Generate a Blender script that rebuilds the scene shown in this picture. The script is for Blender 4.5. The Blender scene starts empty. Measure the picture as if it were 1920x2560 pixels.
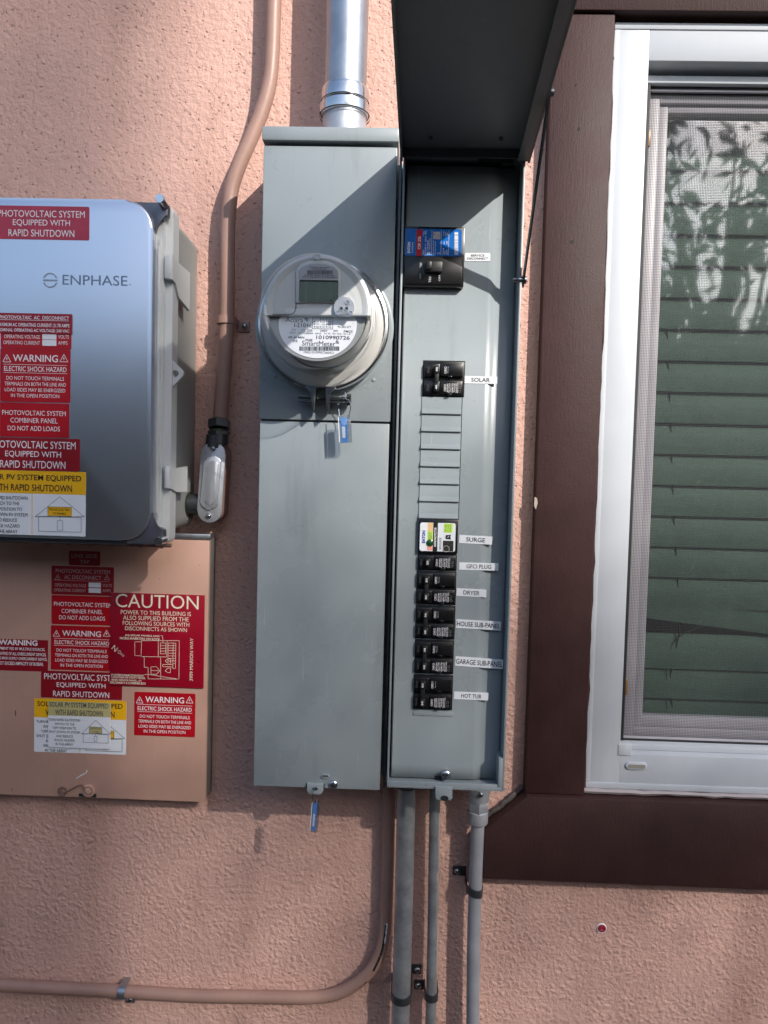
import bpy, bmesh, math, random
from mathutils import Vector, Matrix
import numpy as np
random.seed(7); rng = np.random.default_rng(7)
sc = bpy.context.scene
COL = sc.collection
R_ = math.radians

# ------------------------------------------------------------------ camera
F = 1849.0                       # focal length in photo pixels (26 mm equivalent, 2560 px tall)
CAM = Vector((0.0, -1.2, 1.5))   # 1.2 m from the wall plane y = 0, eye height
yaw, pitch, roll = R_(1.5), R_(2.7), 0.026
fwd = Vector((-math.sin(yaw)*math.cos(pitch), math.cos(yaw)*math.cos(pitch), -math.sin(pitch)))
r0 = fwd.cross(Vector((0, 0, 1))).normalized(); u0 = r0.cross(fwd)
RT = math.cos(roll)*r0 + math.sin(roll)*u0
UP = -math.sin(roll)*r0 + math.cos(roll)*u0
cam = bpy.data.cameras.new('camera'); co = bpy.data.objects.new('camera', cam); COL.objects.link(co)
co.matrix_world = Matrix(((RT.x, UP.x, -fwd.x, CAM.x), (RT.y, UP.y, -fwd.y, CAM.y), (RT.z, UP.z, -fwd.z, CAM.z), (0, 0, 0, 1)))
cam.sensor_fit = 'VERTICAL'; cam.sensor_height = 36; cam.sensor_width = 27; cam.lens = 26.0
cam.clip_start = 0.02; cam.clip_end = 500
sc.camera = co
sc.render.resolution_x = 768; sc.render.resolution_y = 1024

# ------------------------------------------------------------------ light
SUNV = Vector((-0.80, 1.0, -0.80)).normalized()       # the way the light travels
w = bpy.data.worlds.new("World"); sc.world = w; w.use_nodes = True
nt = w.node_tree; sky = nt.nodes.new('ShaderNodeTexSky'); sky.sky_type = 'NISHITA'; sky.sun_disc = False
sky.sun_elevation = math.asin(-SUNV.z); sky.sun_rotation = math.atan2(-SUNV.x, -SUNV.y)
sky.air_density = 1.0; sky.dust_density = 1.5; sky.ozone_density = 1.0
nt.links.new(sky.outputs[0], nt.nodes['Background'].inputs[0]); nt.nodes['Background'].inputs[1].default_value = 0.15
sl = bpy.data.lights.new('sun', 'SUN'); sl.energy = 3.9; sl.angle = R_(0.5); sl.color = (1.0, 0.945, 0.87)
so = bpy.data.objects.new('sun', sl); COL.objects.link(so); so.rotation_euler = SUNV.to_track_quat('-Z', 'Y').to_euler(); so.location = (4, -6, 6)
sc.view_settings.view_transform = 'Standard'; sc.view_settings.look = 'None'
sc.view_settings.exposure = 0.54; sc.view_settings.gamma = 1.0; sc.view_settings.use_curve_mapping = False

# ------------------------------------------------------------------ measuring helpers: a point seen in the photo, set at its real distance d from the wall
ZM = {'A': (0, 0, 1.728), 'B': (960, 0, 1.728), 'C': (0, 480, 2.9625), 'D': (0, 900, 2.9625), 'E': (0, 1340, 2.9625),
      'F': (600, 600, 4.0975), 'G': (960, 360, 3.6875), 'H': (960, 860, 4.1475), 'I': (960, 1280, 4.1475), 'J': (600, 1780, 2.183),
      'K': (1300, 1500, 2.087), 'L': (1360, 0, 2.457), 'M': (0, 1900, 1.728), 'S': (0, 0, 0.86406)}
def P(z, X, Y, d):
    x0, y0, s = ZM[z]; u = x0 + X/s; v = y0 + Y/s
    r = RT*((u-960)/F) - UP*((v-1280)/F) + fwd
    t = (-d - CAM.y)/r.y
    p = CAM + r*t
    return Vector((p.x, -d, p.z))
def L(z, px, d): return px/ZM[z][2]*(1.2-d)/F*1.0
def RC(z, x0, y0, x1, y1, d):
    c = P(z, (x0+x1)/2, (y0+y1)/2, d)
    return c.x, c.z, L(z, x1-x0, d), L(z, y1-y0, d)      # centre x, centre z, width, height

# ------------------------------------------------------------------ materials
MATS = {}
def mat(name, col, rough=0.5, metal=0.0, bump=None, var=0.0, vscale=8.0, spec=0.5, coat=0.0, var2=None, emis=None):
    if name in MATS: return MATS[name]
    m = bpy.data.materials.new(name); m.use_nodes = True; n = m.node_tree.nodes; l = m.node_tree.links
    b = n['Principled BSDF']; b.inputs['Base Color'].default_value = (*col, 1); b.inputs['Roughness'].default_value = rough
    b.inputs['Metallic'].default_value = metal; b.inputs['Specular IOR Level'].default_value = spec
    b.inputs['Coat Weight'].default_value = coat
    tc = n.new('ShaderNodeTexCoord')
    if var > 0:
        nz = n.new('ShaderNodeTexNoise'); nz.inputs['Scale'].default_value = vscale; nz.inputs['Detail'].default_value = 8; nz.inputs['Roughness'].default_value = 0.65
        l.new(tc.outputs['Object'], nz.inputs['Vector'])
        mr = n.new('ShaderNodeMapRange'); mr.inputs[1].default_value = 0.3; mr.inputs[2].default_value = 0.7
        mr.inputs[3].default_value = 1-var; mr.inputs[4].default_value = 1+var
        l.new(nz.outputs['Fac'], mr.inputs[0])
        mx = n.new('ShaderNodeMix'); mx.data_type = 'RGBA'; mx.blend_type = 'MULTIPLY'; mx.inputs[0].default_value = 1
        mx.inputs[6].default_value = (*col, 1); l.new(mr.outputs[0], mx.inputs[7]); l.new(mx.outputs[2], b.inputs['Base Color'])
        mr2 = n.new('ShaderNodeMapRange'); mr2.inputs[1].default_value = 0.3; mr2.inputs[2].default_value = 0.7
        mr2.inputs[3].default_value = max(rough-0.035, .03); mr2.inputs[4].default_value = min(rough+0.035, 1)
        l.new(nz.outputs['Fac'], mr2.inputs[0]); l.new(mr2.outputs[0], b.inputs['Roughness'])
    if bump:
        sc_, st, dist = bump
        nb = n.new('ShaderNodeTexNoise'); nb.inputs['Scale'].default_value = sc_; nb.inputs['Detail'].default_value = 3
        l.new(tc.outputs['Object'], nb.inputs['Vector'])
        bp = n.new('ShaderNodeBump'); bp.inputs['Strength'].default_value = st; bp.inputs['Distance'].default_value = dist
        l.new(nb.outputs['Fac'], bp.inputs['Height']); l.new(bp.outputs[0], b.inputs['Normal'])
    MATS[name] = m
    return m

def stucco():
    m = bpy.data.materials.new('stucco_paint'); m.use_nodes = True; n = m.node_tree.nodes; l = m.node_tree.links
    b = n['Principled BSDF']; b.inputs['Roughness'].default_value = 0.62; b.inputs['Specular IOR Level'].default_value = 0.35
    tc = n.new('ShaderNodeTexCoord')
    def noise(scale, det=3, rough=.5, dist=0):
        k = n.new('ShaderNodeTexNoise'); k.inputs['Scale'].default_value = scale; k.inputs['Detail'].default_value = det
        k.inputs['Roughness'].default_value = rough; k.inputs['Distortion'].default_value = dist
        l.new(tc.outputs['Object'], k.inputs['Vector']); return k
    def math_(op, a, b_, clamp=False):
        k = n.new('ShaderNodeMath'); k.operation = op; k.use_clamp = clamp
        for i, s in enumerate((a, b_)):
            if isinstance(s, (int, float)): k.inputs[i].default_value = s
            else: l.new(s, k.inputs[i])
        return k.outputs[0]
    def mr(src, a, c, lo, hi, smooth=True):
        k = n.new('ShaderNodeMapRange'); k.interpolation_type = 'SMOOTHSTEP' if smooth else 'LINEAR'
        for i, s in enumerate((a, c, lo, hi)): k.inputs[i+1].default_value = s
        l.new(src, k.inputs[0]); return k.outputs[0]
    big = noise(2.2, 4); mid = noise(105, 3, .62, .15); fine = noise(380, 2, .5); patchy = noise(14, 3, .6)
    def voro(scale, smooth=True):
        k = n.new('ShaderNodeTexVoronoi'); k.inputs['Scale'].default_value = scale; k.inputs['Randomness'].default_value = 1
        if smooth: k.feature = 'SMOOTH_F1'; k.inputs['Smoothness'].default_value = .55
        wob = n.new('ShaderNodeVectorMath'); wob.operation = 'MULTIPLY_ADD'; wn = noise(70, 2); l.new(wn.outputs['Color'], wob.inputs[0]); wob.inputs[1].default_value = (.010, .010, .010); l.new(tc.outputs['Object'], wob.inputs[2])
        l.new(wob.outputs[0], k.inputs['Vector']); return k
    # sprayed texture: rounded grains low on the wall, small sharp pits higher up
    geo = n.new('ShaderNodeSeparateXYZ'); l.new(tc.outputs['Object'], geo.inputs[0])
    low = mr(geo.outputs[2], 1.0, 1.65, 1.0, 0.0)
    vg = voro(125); vp = voro(118, False)
    grain = mr(vg.outputs['Distance'], .10, .62, 1, 0)
    pitm = math_('MULTIPLY', mr(vp.outputs['Distance'], .13, .27, 1, 0), mr(mid.outputs['Fac'], .44, .56, 1, 0))
    pat = mr(patchy.outputs['Fac'], .35, .65, .45, 1.15)
    h = math_('MULTIPLY', grain, math_('ADD', math_('MULTIPLY', low, .55), .22))
    h = math_('MULTIPLY', h, pat)
    h = math_('SUBTRACT', h, math_('MULTIPLY', pitm, math_('SUBTRACT', 1.25, math_('MULTIPLY', low, .95))))
    h = math_('ADD', h, math_('MULTIPLY', mid.outputs['Fac'], 2.5))
    h = math_('ADD', h, math_('MULTIPLY', fine.outputs['Fac'], .35))
    bp = n.new('ShaderNodeBump'); bp.inputs['Strength'].default_value = 0.8; bp.inputs['Distance'].default_value = 0.0017
    l.new(h, bp.inputs['Height']); l.new(bp.outputs[0], b.inputs['Normal'])
    ramp = n.new('ShaderNodeMix'); ramp.data_type = 'RGBA'
    ramp.inputs[6].default_value = (*WALLC, 1); ramp.inputs[7].default_value = (WALLC[0]*1.12, WALLC[1]*1.13, WALLC[2]*1.13, 1)
    l.new(mr(big.outputs['Fac'], .35, .65, 0, 1), ramp.inputs[0])
    dk = n.new('ShaderNodeMix'); dk.data_type = 'RGBA'; dk.blend_type = 'MULTIPLY'; dk.inputs[7].default_value = (.60, .50, .47, 1)
    l.new(math_('MULTIPLY', pitm, .4), dk.inputs[0]); l.new(ramp.outputs[2], dk.inputs[6])
    # dust and run marks down the wall
    mp = n.new('ShaderNodeMapping'); mp.inputs['Scale'].default_value = (11, 11, 1.6); l.new(tc.outputs['Object'], mp.inputs[0])
    st_ = n.new('ShaderNodeTexNoise'); st_.inputs['Scale'].default_value = 1; st_.inputs['Detail'].default_value = 7; st_.inputs['Roughness'].default_value = .62; l.new(mp.outputs[0], st_.inputs['Vector'])
    du = n.new('ShaderNodeMix'); du.data_type = 'RGBA'; du.blend_type = 'MULTIPLY'; du.inputs[7].default_value = (.86, .84, .83, 1); l.new(mr(st_.outputs['Fac'], .45, .70, 0, 1), du.inputs[0]); l.new(dk.outputs[2], du.inputs[6])
    l.new(du.outputs[2], b.inputs['Base Color'])
    return m
WALLC = (0.575, 0.352, 0.292)
M_wall = stucco()
GREY = (0.25, 0.283, 0.300)
M_grey = mat('grey_enamel', GREY, .34, 0, (900, .10, .0004), .05, 5)
M_grey2 = mat('grey_enamel_cover', (0.262, 0.298, 0.315), .28, 0, (700, .10, .0004), .05, 4)
M_greyd = mat('grey_enamel_shaded', (0.105, 0.12, 0.125), .5, 0, (700, .10, .0004), .07, 9)  # door enamel, darkened to stand for the shade under the lid
M_gap = mat('dark_gap', (0.012, 0.013, 0.015), .7)
M_brown = None
def weather(m, dark=.75, warp=.0025, specks=True):
    """handling marks: uneven sheet metal, rubbed smudges, thin scratches, pale dust"""
    n = m.node_tree.nodes; l = m.node_tree.links; b = n['Principled BSDF']; tc = n.new('ShaderNodeTexCoord')
    nb = n.new('ShaderNodeTexNoise'); nb.inputs['Scale'].default_value = 5; nb.inputs['Detail'].default_value = 1; l.new(tc.outputs['Object'], nb.inputs['Vector'])
    bp = n.new('ShaderNodeBump'); bp.inputs['Strength'].default_value = .6; bp.inputs['Distance'].default_value = warp; l.new(nb.outputs['Fac'], bp.inputs['Height'])
    for k in list(b.inputs['Normal'].links): l.new(k.from_socket, bp.inputs['Normal'])
    l.new(bp.outputs[0], b.inputs['Normal'])
    def mix(fac, col, typ='MIX'):
        mx = n.new('ShaderNodeMix'); mx.data_type = 'RGBA'; mx.blend_type = typ; mx.inputs[7].default_value = (*col, 1); l.new(fac, mx.inputs[0])
        lk = b.inputs['Base Color'].links
        if lk: l.new(lk[0].from_socket, mx.inputs[6])
        else: mx.inputs[6].default_value = b.inputs['Base Color'].default_value
        l.new(mx.outputs[2], b.inputs['Base Color'])
    def mr(src, a, c, lo, hi):
        k = n.new('ShaderNodeMapRange'); k.interpolation_type = 'SMOOTHSTEP'
        for i, v in enumerate((a, c, lo, hi)): k.inputs[i+1].default_value = v
        l.new(src, k.inputs[0]); return k.outputs[0]
    mp = n.new('ShaderNodeMapping'); mp.inputs['Scale'].default_value = (26, 26, 3.5); l.new(tc.outputs['Object'], mp.inputs[0])
    sm_ = n.new('ShaderNodeTexNoise'); sm_.inputs['Scale'].default_value = 1; sm_.inputs['Detail'].default_value = 6; sm_.inputs['Roughness'].default_value = .7; l.new(mp.outputs[0], sm_.inputs['Vector'])
    mix(mr(sm_.outputs['Fac'], .55, .74, 0, .55), (dark, dark, dark*.98), 'MULTIPLY')
    mp2 = n.new('ShaderNodeMapping'); mp2.inputs['Rotation'].default_value = (0, .6, 0); mp2.inputs['Scale'].default_value = (420, 420, 9); l.new(tc.outputs['Object'], mp2.inputs[0])
    sc2 = n.new('ShaderNodeTexNoise'); sc2.inputs['Scale'].default_value = 1; sc2.inputs['Detail'].default_value = 2; l.new(mp2.outputs[0], sc2.inputs['Vector'])
    mix(mr(sc2.outputs['Fac'], .735, .77, 0, .35), (.62, .64, .64))
    if specks:
        v = n.new('ShaderNodeTexVoronoi'); v.inputs['Scale'].default_value = 55; l.new(tc.outputs['Object'], v.inputs['Vector'])
        cm = n.new('ShaderNodeSeparateColor'); l.new(v.outputs['Color'], cm.inputs[0])
        a = mr(v.outputs['Distance'], .03, .07, 1, 0); c = mr(cm.outputs[0], .80, .84, 0, .55)
        mu = n.new('ShaderNodeMath'); mu.operation = 'MULTIPLY'; l.new(a, mu.inputs[0]); l.new(c, mu.inputs[1]); mix(mu.outputs[0], (.10, .09, .085))

M_white = mat('white_vinyl', (0.50, 0.525, 0.56), .34, 0, (300, .04, .0005), .03, 6)
M_sash = mat('sash_vinyl', (0.42, 0.40, 0.43), .4, 0, None, .05, 9)
M_black = mat('black_plastic', (0.007, 0.007, 0.008), .28, 0, (600, .08, .0004), .2, 20)
M_black2 = mat('black_plastic_matt', (0.010, 0.010, 0.011), .45, 0, (600, .1, .0004))
M_chrome = mat('zinc_plated', (0.62, 0.64, 0.67), .22, 1.0, (60, .15, .0008), .12, 25)
M_galv = mat('galvanised', (0.40, 0.43, 0.47), .38, .95, (40, .25, .001), .18, 18)
M_cast = mat('cast_aluminium', (0.50, 0.52, 0.56), .46, .75, (260, .25, .0006), .12, 30)
M_dkmetal = mat('dark_metal', (0.10, 0.11, 0.12), .38, .85, (200, .2, .0006), .25, 30)
M_olive = mat('threaded_brass', (0.07, 0.085, 0.05), .4, .7, (200, .3, .0008), .3, 60)
M_tanpipe = mat('painted_pipe', (0.34, 0.205, 0.165), .45, 0, (160, .25, .0007), .10, 14)
M_plastic = mat('pale_grey_plastic', (0.60, 0.61, 0.60), .38, 0, (500, .05, .0005), .04, 10)
M_plastic2 = mat('mid_grey_plastic', (0.27, 0.28, 0.275), .5, 0, (300, .12, .0006), .06, 10)
M_brush = mat('satin_aluminium', (0.66, 0.69, 0.76), .30, .95, None, 0, 3)
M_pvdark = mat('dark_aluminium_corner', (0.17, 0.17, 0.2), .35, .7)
M_panelpink = mat('pink_painted_metal', (0.50, 0.30, 0.235), .45, 0, (120, .10, .0006), .07, 7)
M_red = mat('label_red', (0.42, 0.004, 0.012), .34, 0, (30, .12, .0008), .05, 12)
M_redd = mat('label_dark_red', (0.26, 0.004, 0.012), .38, 0, (30, .1, .0008), .05, 12)
M_redf = mat('label_faded_red', (0.40, 0.03, 0.065), .38, 0, (55, .35, .001), .14, 30)
M_placard = mat('placard_red', (0.30, 0.003, 0.018), .30, 0, None, .05, 9)
M_yel = mat('label_yellow', (0.86, 0.46, 0.01), .35)
M_yelf = mat('label_faded_yellow', (0.52, 0.46, 0.20), .4)
M_lwhite = mat('label_white', (0.78, 0.80, 0.84), .4, 0, (40, .08, .0005))
M_ink = mat('black_ink', (0.012, 0.012, 0.014), .5)
M_inkg = mat('grey_ink', (0.09, 0.09, 0.10), .5)
M_wink = mat('white_ink', (0.82, 0.80, 0.82), .5)
M_winkf = mat('dim_white_ink', (0.50, 0.36, 0.36), .5)
M_cream = mat('engraved_cream', (0.82, 0.76, 0.60), .5)
M_bink = mat('brand_ink', (0.17, 0.23, 0.34), .4)
M_bink2 = mat('brand_ink_pale', (0.27, 0.31, 0.38), .4)
M_blue = mat('label_blue', (0.008, 0.13, 0.46), .25, 0, None, .08, 30)
M_eblue = mat('logo_blue', (0.01, 0.06, 0.36), .4)
M_lcd = mat('lcd_green', (0.10, 0.135, 0.10), .25)
M_tape = mat('tape_white', (0.74, 0.76, 0.80), .35, 0, (60, .12, .0008))
M_screwm = mat('screw_metal', (0.5, 0.52, 0.55), .25, 1.0)
M_amber = mat('amber_tab', (0.22, 0.10, 0.02), .4)
M_redanchor = mat('red_anchor', (0.35, 0.02, 0.04), .4)
M_caulk = mat('grey_caulk', (0.10, 0.085, 0.08), .6, 0, (90, .4, .002), .2, 40)
M_bead = mat('paint_drips', (0.20, 0.12, 0.095), .5)
M_green = mat('label_green', (0.52, 0.80, 0.10), .5)
M_peach = mat('label_peach', (0.80, 0.50, 0.25), .5)
M_pink = mat('label_pink', (0.85, 0.35, 0.28), .5)
M_led = mat('green_lens', (0.01, 0.07, 0.02), .15)

for m__ in (M_grey, M_grey2, M_greyd): weather(m__)
weather(M_panelpink, .80, .002); weather(M_tanpipe, .72, .0003); weather(M_white, .86, .0004, False)
def brown():
    m = mat('brown_board_paint', (0.040, 0.0165, 0.0155), .6, 0, (55, .22, .0012), .16, 16, .3)
    n = m.node_tree.nodes; l = m.node_tree.links
    # fine rough-sawn lines across the boards
    tc = n.new('ShaderNodeTexCoord'); mp = n.new('ShaderNodeMapping'); mp.inputs['Scale'].default_value = (420, 60, 55)
    l.new(tc.outputs['Object'], mp.inputs[0]); nz = n.new('ShaderNodeTexNoise'); nz.inputs['Scale'].default_value = 1; nz.inputs['Detail'].default_value = 3
    l.new(mp.outputs[0], nz.inputs['Vector'])
    nz2 = n.new('ShaderNodeTexNoise'); nz2.inputs['Scale'].default_value = 330; nz2.inputs['Detail'].default_value = 2; l.new(tc.outputs['Object'], nz2.inputs['Vector'])
    ad = n.new('ShaderNodeMath'); ad.operation = 'ADD'; l.new(nz.outputs['Fac'], ad.inputs[0]); l.new(nz2.outputs['Fac'], ad.inputs[1])
    bp = n.new('ShaderNodeBump'); bp.inputs['Strength'].default_value = .32; bp.inputs['Distance'].default_value = .0010
    l.new(ad.outputs[0], bp.inputs['Height'])
    old = [k for k in n if k.type == 'BUMP' and k != bp][0]; l.new(old.outputs[0], bp.inputs['Normal'])
    l.new(bp.outputs[0], n['Principled BSDF'].inputs['Normal'])
    return m
M_brown = brown()

def thin_glass(name, refl_boost=0.0, tint=(1, 1, 1), rough=0.0, ior=1.5, wav=None):
    m = bpy.data.materials.new(name); m.use_nodes = True; n = m.node_tree.nodes; l = m.node_tree.links; n.clear()
    o = n.new('ShaderNodeOutputMaterial'); t = n.new('ShaderNodeBsdfTransparent'); t.inputs[0].default_value = (*tint, 1)
    g = n.new('ShaderNodeBsdfGlossy'); g.inputs['Roughness'].default_value = rough; g.inputs[0].default_value = (1, 1, 1, 1)
    lw_ = n.new('ShaderNodeLayerWeight'); lw_.inputs[0].default_value = .5
    pw = n.new('ShaderNodeMath'); pw.operation = 'POWER'; pw.inputs[1].default_value = 5; l.new(lw_.outputs['Facing'], pw.inputs[0])
    fr = n.new('ShaderNodeMath'); fr.operation = 'MULTIPLY_ADD'; fr.inputs[1].default_value = .85; fr.inputs[2].default_value = .045; l.new(pw.outputs[0], fr.inputs[0])
    ad = n.new('ShaderNodeMath'); ad.operation = 'ADD'; ad.use_clamp = True; ad.inputs[1].default_value = refl_boost; l.new(fr.outputs[0], ad.inputs[0])
    mx = n.new('ShaderNodeMixShader'); l.new(ad.outputs[0], mx.inputs[0]); l.new(t.outputs[0], mx.inputs[1]); l.new(g.outputs[0], mx.inputs[2]); l.new(mx.outputs[0], o.inputs[0])
    if wav:
        tc = n.new('ShaderNodeTexCoord'); nz = n.new('ShaderNodeTexNoise'); nz.inputs['Scale'].default_value = wav[0]; nz.inputs['Detail'].default_value = 1
        l.new(tc.outputs['Object'], nz.inputs['Vector']); bp = n.new('ShaderNodeBump'); bp.inputs['Strength'].default_value = wav[1]; bp.inputs['Distance'].default_value = wav[2]
        l.new(nz.outputs['Fac'], bp.inputs['Height']); l.new(bp.outputs[0], g.inputs['Normal'])
    return m
M_pane = thin_glass('window_glass', .34, (.64, .73, .69), 0.03, 1.5, (9, .22, .002))
M_dome = thin_glass('clear_polycarbonate', .0, (.97, .975, .98), .03)
M_clear = thin_glass('clear_tag_plastic', .10, (.82, .85, .90), .05)

def screen_mat():
    m = bpy.data.materials.new('insect_screen'); m.use_nodes = True; n = m.node_tree.nodes; l = m.node_tree.links; n.clear()
    o = n.new('ShaderNodeOutputMaterial'); t = n.new('ShaderNodeBsdfTransparent'); d = n.new('ShaderNodeBsdfDiffuse'); d.inputs[0].default_value = (.075, .075, .08, 1)
    tc = n.new('ShaderNodeTexCoord'); sp = n.new('ShaderNodeSeparateXYZ'); l.new(tc.outputs['Object'], sp.inputs[0])
    def wire(out):
        a = n.new('ShaderNodeMath'); a.operation = 'MULTIPLY'; a.inputs[1].default_value = 1/0.0026; l.new(out, a.inputs[0])
        f = n.new('ShaderNodeMath'); f.operation = 'FRACT'; l.new(a.outputs[0], f.inputs[0])
        c = n.new('ShaderNodeMath'); c.operation = 'LESS_THAN'; c.inputs[1].default_value = .17; l.new(f.outputs[0], c.inputs[0]); return c.outputs[0]
    x = wire(sp.outputs[0]); z = wire(sp.outputs[2])
    mxm = n.new('ShaderNodeMath'); mxm.operation = 'MAXIMUM'; l.new(x, mxm.inputs[0]); l.new(z, mxm.inputs[1])
    mx = n.new('ShaderNodeMixShader'); l.new(mxm.outputs[0], mx.inputs[0]); l.new(t.outputs[0], mx.inputs[1]); l.new(d.outputs[0], mx.inputs[2]); l.new(mx.outputs[0], o.inputs[0])
    return m
M_screen = screen_mat()

# ------------------------------------------------------------------ object helpers
def tag(o, label=None, cat=None, group=None, kind=None):
    if label: o['label'] = label
    if cat: o['category'] = cat
    if group: o['group'] = group
    if kind: o['kind'] = kind
    return o
def empty(name, loc, label, cat, group=None):
    o = bpy.data.objects.new(name, None); COL.objects.link(o); o.location = loc; o.empty_display_size = .05
    tag(o, label, cat, group); return o
class MB:
    def __init__(s): s.v = []; s.f = []
    def add(s, verts, faces):
        k = len(s.v); s.v += [tuple(p) for p in verts]; s.f += [tuple(i+k for i in f) for f in faces]
    def from_bm(s, bm):
        bm.verts.index_update(); s.add([v.co.copy() for v in bm.verts], [[v.index for v in f.verts] for f in bm.faces]); bm.free()
    def box(s, x0, x1, d0, d1, z0, z1, bev=0, seg=2):
        """box between depths d0 (wall side) and d1 (outer side)"""
        x0, x1 = min(x0, x1), max(x0, x1); z0, z1 = min(z0, z1), max(z0, z1); d0, d1 = min(d0, d1), max(d0, d1)
        bm = bmesh.new(); bmesh.ops.create_cube(bm, size=1)
        for v in bm.verts: v.co = Vector((x0+(v.co.x+.5)*(x1-x0), -d1+(v.co.y+.5)*(d1-d0), z0+(v.co.z+.5)*(z1-z0)))
        if bev: bmesh.ops.bevel(bm, geom=bm.edges[:], offset=bev, segments=seg, affect='EDGES', profile=.5)
        s.from_bm(bm); return s
    def prism(s, poly, d0, d1, bev=0, seg=2):
        """outline (x, z) given at real size, from depth d0 to d1 (front)"""
        a = sum(poly[i][0]*poly[(i+1) % len(poly)][1]-poly[(i+1) % len(poly)][0]*poly[i][1] for i in range(len(poly)))
        if a < 0: poly = poly[::-1]
        bm = bmesh.new(); fr = [bm.verts.new((x, -d1, z)) for x, z in poly]; bk = [bm.verts.new((x, -d0, z)) for x, z in poly]
        n = len(poly); ff = bm.faces.new(fr); bm.faces.new(bk[::-1])
        for i in range(n): bm.faces.new((fr[(i+1) % n], fr[i], bk[i], bk[(i+1) % n]))
        if bev: bmesh.ops.bevel(bm, geom=list(ff.edges), offset=bev, segments=seg, affect='EDGES', profile=.5)
        s.from_bm(bm); return s
    def sheet(s, poly, d):
        a = sum(poly[i][0]*poly[(i+1) % len(poly)][1]-poly[(i+1) % len(poly)][0]*poly[i][1] for i in range(len(poly)))
        if a < 0: poly = poly[::-1]
        s.add([(x, -d, z) for x, z in poly], [range(len(poly))]); return s
    def tube(s, pts, r, n=16, cap=True):
        pts = [Vector(p) for p in pts]; m = len(pts); rs = r if isinstance(r, (list, tuple)) else [r]*m
        t0 = (pts[1]-pts[0]).normalized(); up = Vector((0, 1, 0)) if abs(t0.y) < .9 else Vector((1, 0, 0))
        nrm = (up - t0*up.dot(t0)).normalized(); vs = []; fs = []
        for i, p in enumerate(pts):
            t = (pts[min(i+1, m-1)]-pts[max(i-1, 0)]).normalized(); nrm = (nrm - t*nrm.dot(t)).normalized(); bn = t.cross(nrm)
            for k in range(n):
                a = 2*math.pi*k/n; vs.append(p + (nrm*math.cos(a)+bn*math.sin(a))*rs[i])
        for i in range(m-1):
            for k in range(n): fs.append((i*n+k, i*n+(k+1) % n, (i+1)*n+(k+1) % n, (i+1)*n+k))
        if cap: fs.append(tuple(range(n))[::-1]); fs.append(tuple((m-1)*n+k for k in range(n)))
        s.add(vs, fs); return s
    def lathe(s, cx, cz, prof, n=96, a0=0, a1=2*math.pi, axis='y', base=0.0):
        """prof: list of (radius, depth) revolved round an axis square to the wall; axis 'z': (radius, height) round a vertical axis at depth base"""
        full = abs(a1-a0-2*math.pi) < 1e-6; k = n if full else n+1; vs = []; fs = []
        for (r, d) in prof:
            for i in range(k):
                a = a0+(a1-a0)*i/n
                if axis == 'y': vs.append((cx+r*math.cos(a), -d, cz+r*math.sin(a)))
                elif axis == 'z': vs.append((cx+r*math.cos(a), -base+r*math.sin(a), cz+d))
                else: vs.append((cx+d, -base+r*math.cos(a), cz+r*math.sin(a)))
        for j in range(len(prof)-1):
            for i in range(n):
                i2 = (i+1) % k; fs.append((j*k+i, j*k+i2, (j+1)*k+i2, (j+1)*k+i))
        s.add(vs, fs); return s
    def line(s, a, b, wd, d):
        """a flat stroke from (x, z) to (x, z)"""
        a = Vector(a); b = Vector(b); t = (b-a).normalized()*wd/2; n = Vector((-t.y, t.x))
        a = a-t; b = b+t
        s.sheet([tuple(a+n), tuple(b+n), tuple(b-n), tuple(a-n)], d); return s
    def build(s, name, m, parent=None, label=None, smooth=True, ang=35, recalc=True):
        me = bpy.data.meshes.new(name); org = parent_origin(parent)
        me.from_pydata([(x-org.x, y-org.y, z-org.z) for x, y, z in s.v], [], s.f); me.validate()
        if recalc:
            bm = bmesh.new(); bm.from_mesh(me); bmesh.ops.recalc_face_normals(bm, faces=bm.faces[:]); bm.to_mesh(me); bm.free()
        me.materials.append(m)
        if smooth: me.shade_smooth(); me.set_sharp_from_angle(angle=R_(ang))
        o = bpy.data.objects.new(name, me); COL.objects.link(o)
        if parent: o.parent = parent
        if label: o['label'] = label
        return o
def parent_origin(p):
    v = Vector((0, 0, 0))
    while p is not None: v = v + p.location; p = p.parent
    return v
def rrect(cx, cz, w_, h, r, n=5):
    r = min(r, w_/2*.999, h/2*.999); o = []
    for (sx, sz, a0) in ((1, 1, 0), (-1, 1, 90), (-1, -1, 180), (1, -1, 270)):
        for i in range(n+1):
            a = R_(a0+90*i/n); o.append((cx+sx*(w_/2-r)+r*math.cos(a), cz+sz*(h/2-r)+r*math.sin(a)))
    return o
def circ(cx, cz, r, n=32, a0=0, a1=360):
    full = abs(a1-a0-360) < 1e-6
    return [(cx+r*math.cos(R_(a0+(a1-a0)*i/n)), cz+r*math.sin(R_(a0+(a1-a0)*i/n))) for i in range(n if full else n+1)]
def rot2(pts, cx, cz, a):
    c, s_ = math.cos(R_(a)), math.sin(R_(a))
    return [(cx+(x-cx)*c-(z-cz)*s_, cz+(x-cx)*s_+(z-cz)*c) for x, z in pts]
def spline(pts, n=10):
    pts = [Vector(p) for p in pts]; q = [pts[0]*2-pts[1]]+pts+[pts[-1]*2-pts[-2]]; o = []
    for i in range(1, len(q)-2):
        a, b, c, d = q[i-1:i+3]
        for k in range(n):
            t = k/n; o.append(.5*((2*b)+(c-a)*t+(2*a-5*b+4*c-d)*t*t+(3*b-a-3*c+d)*t**3))
    o.append(pts[-1]); return o

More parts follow.
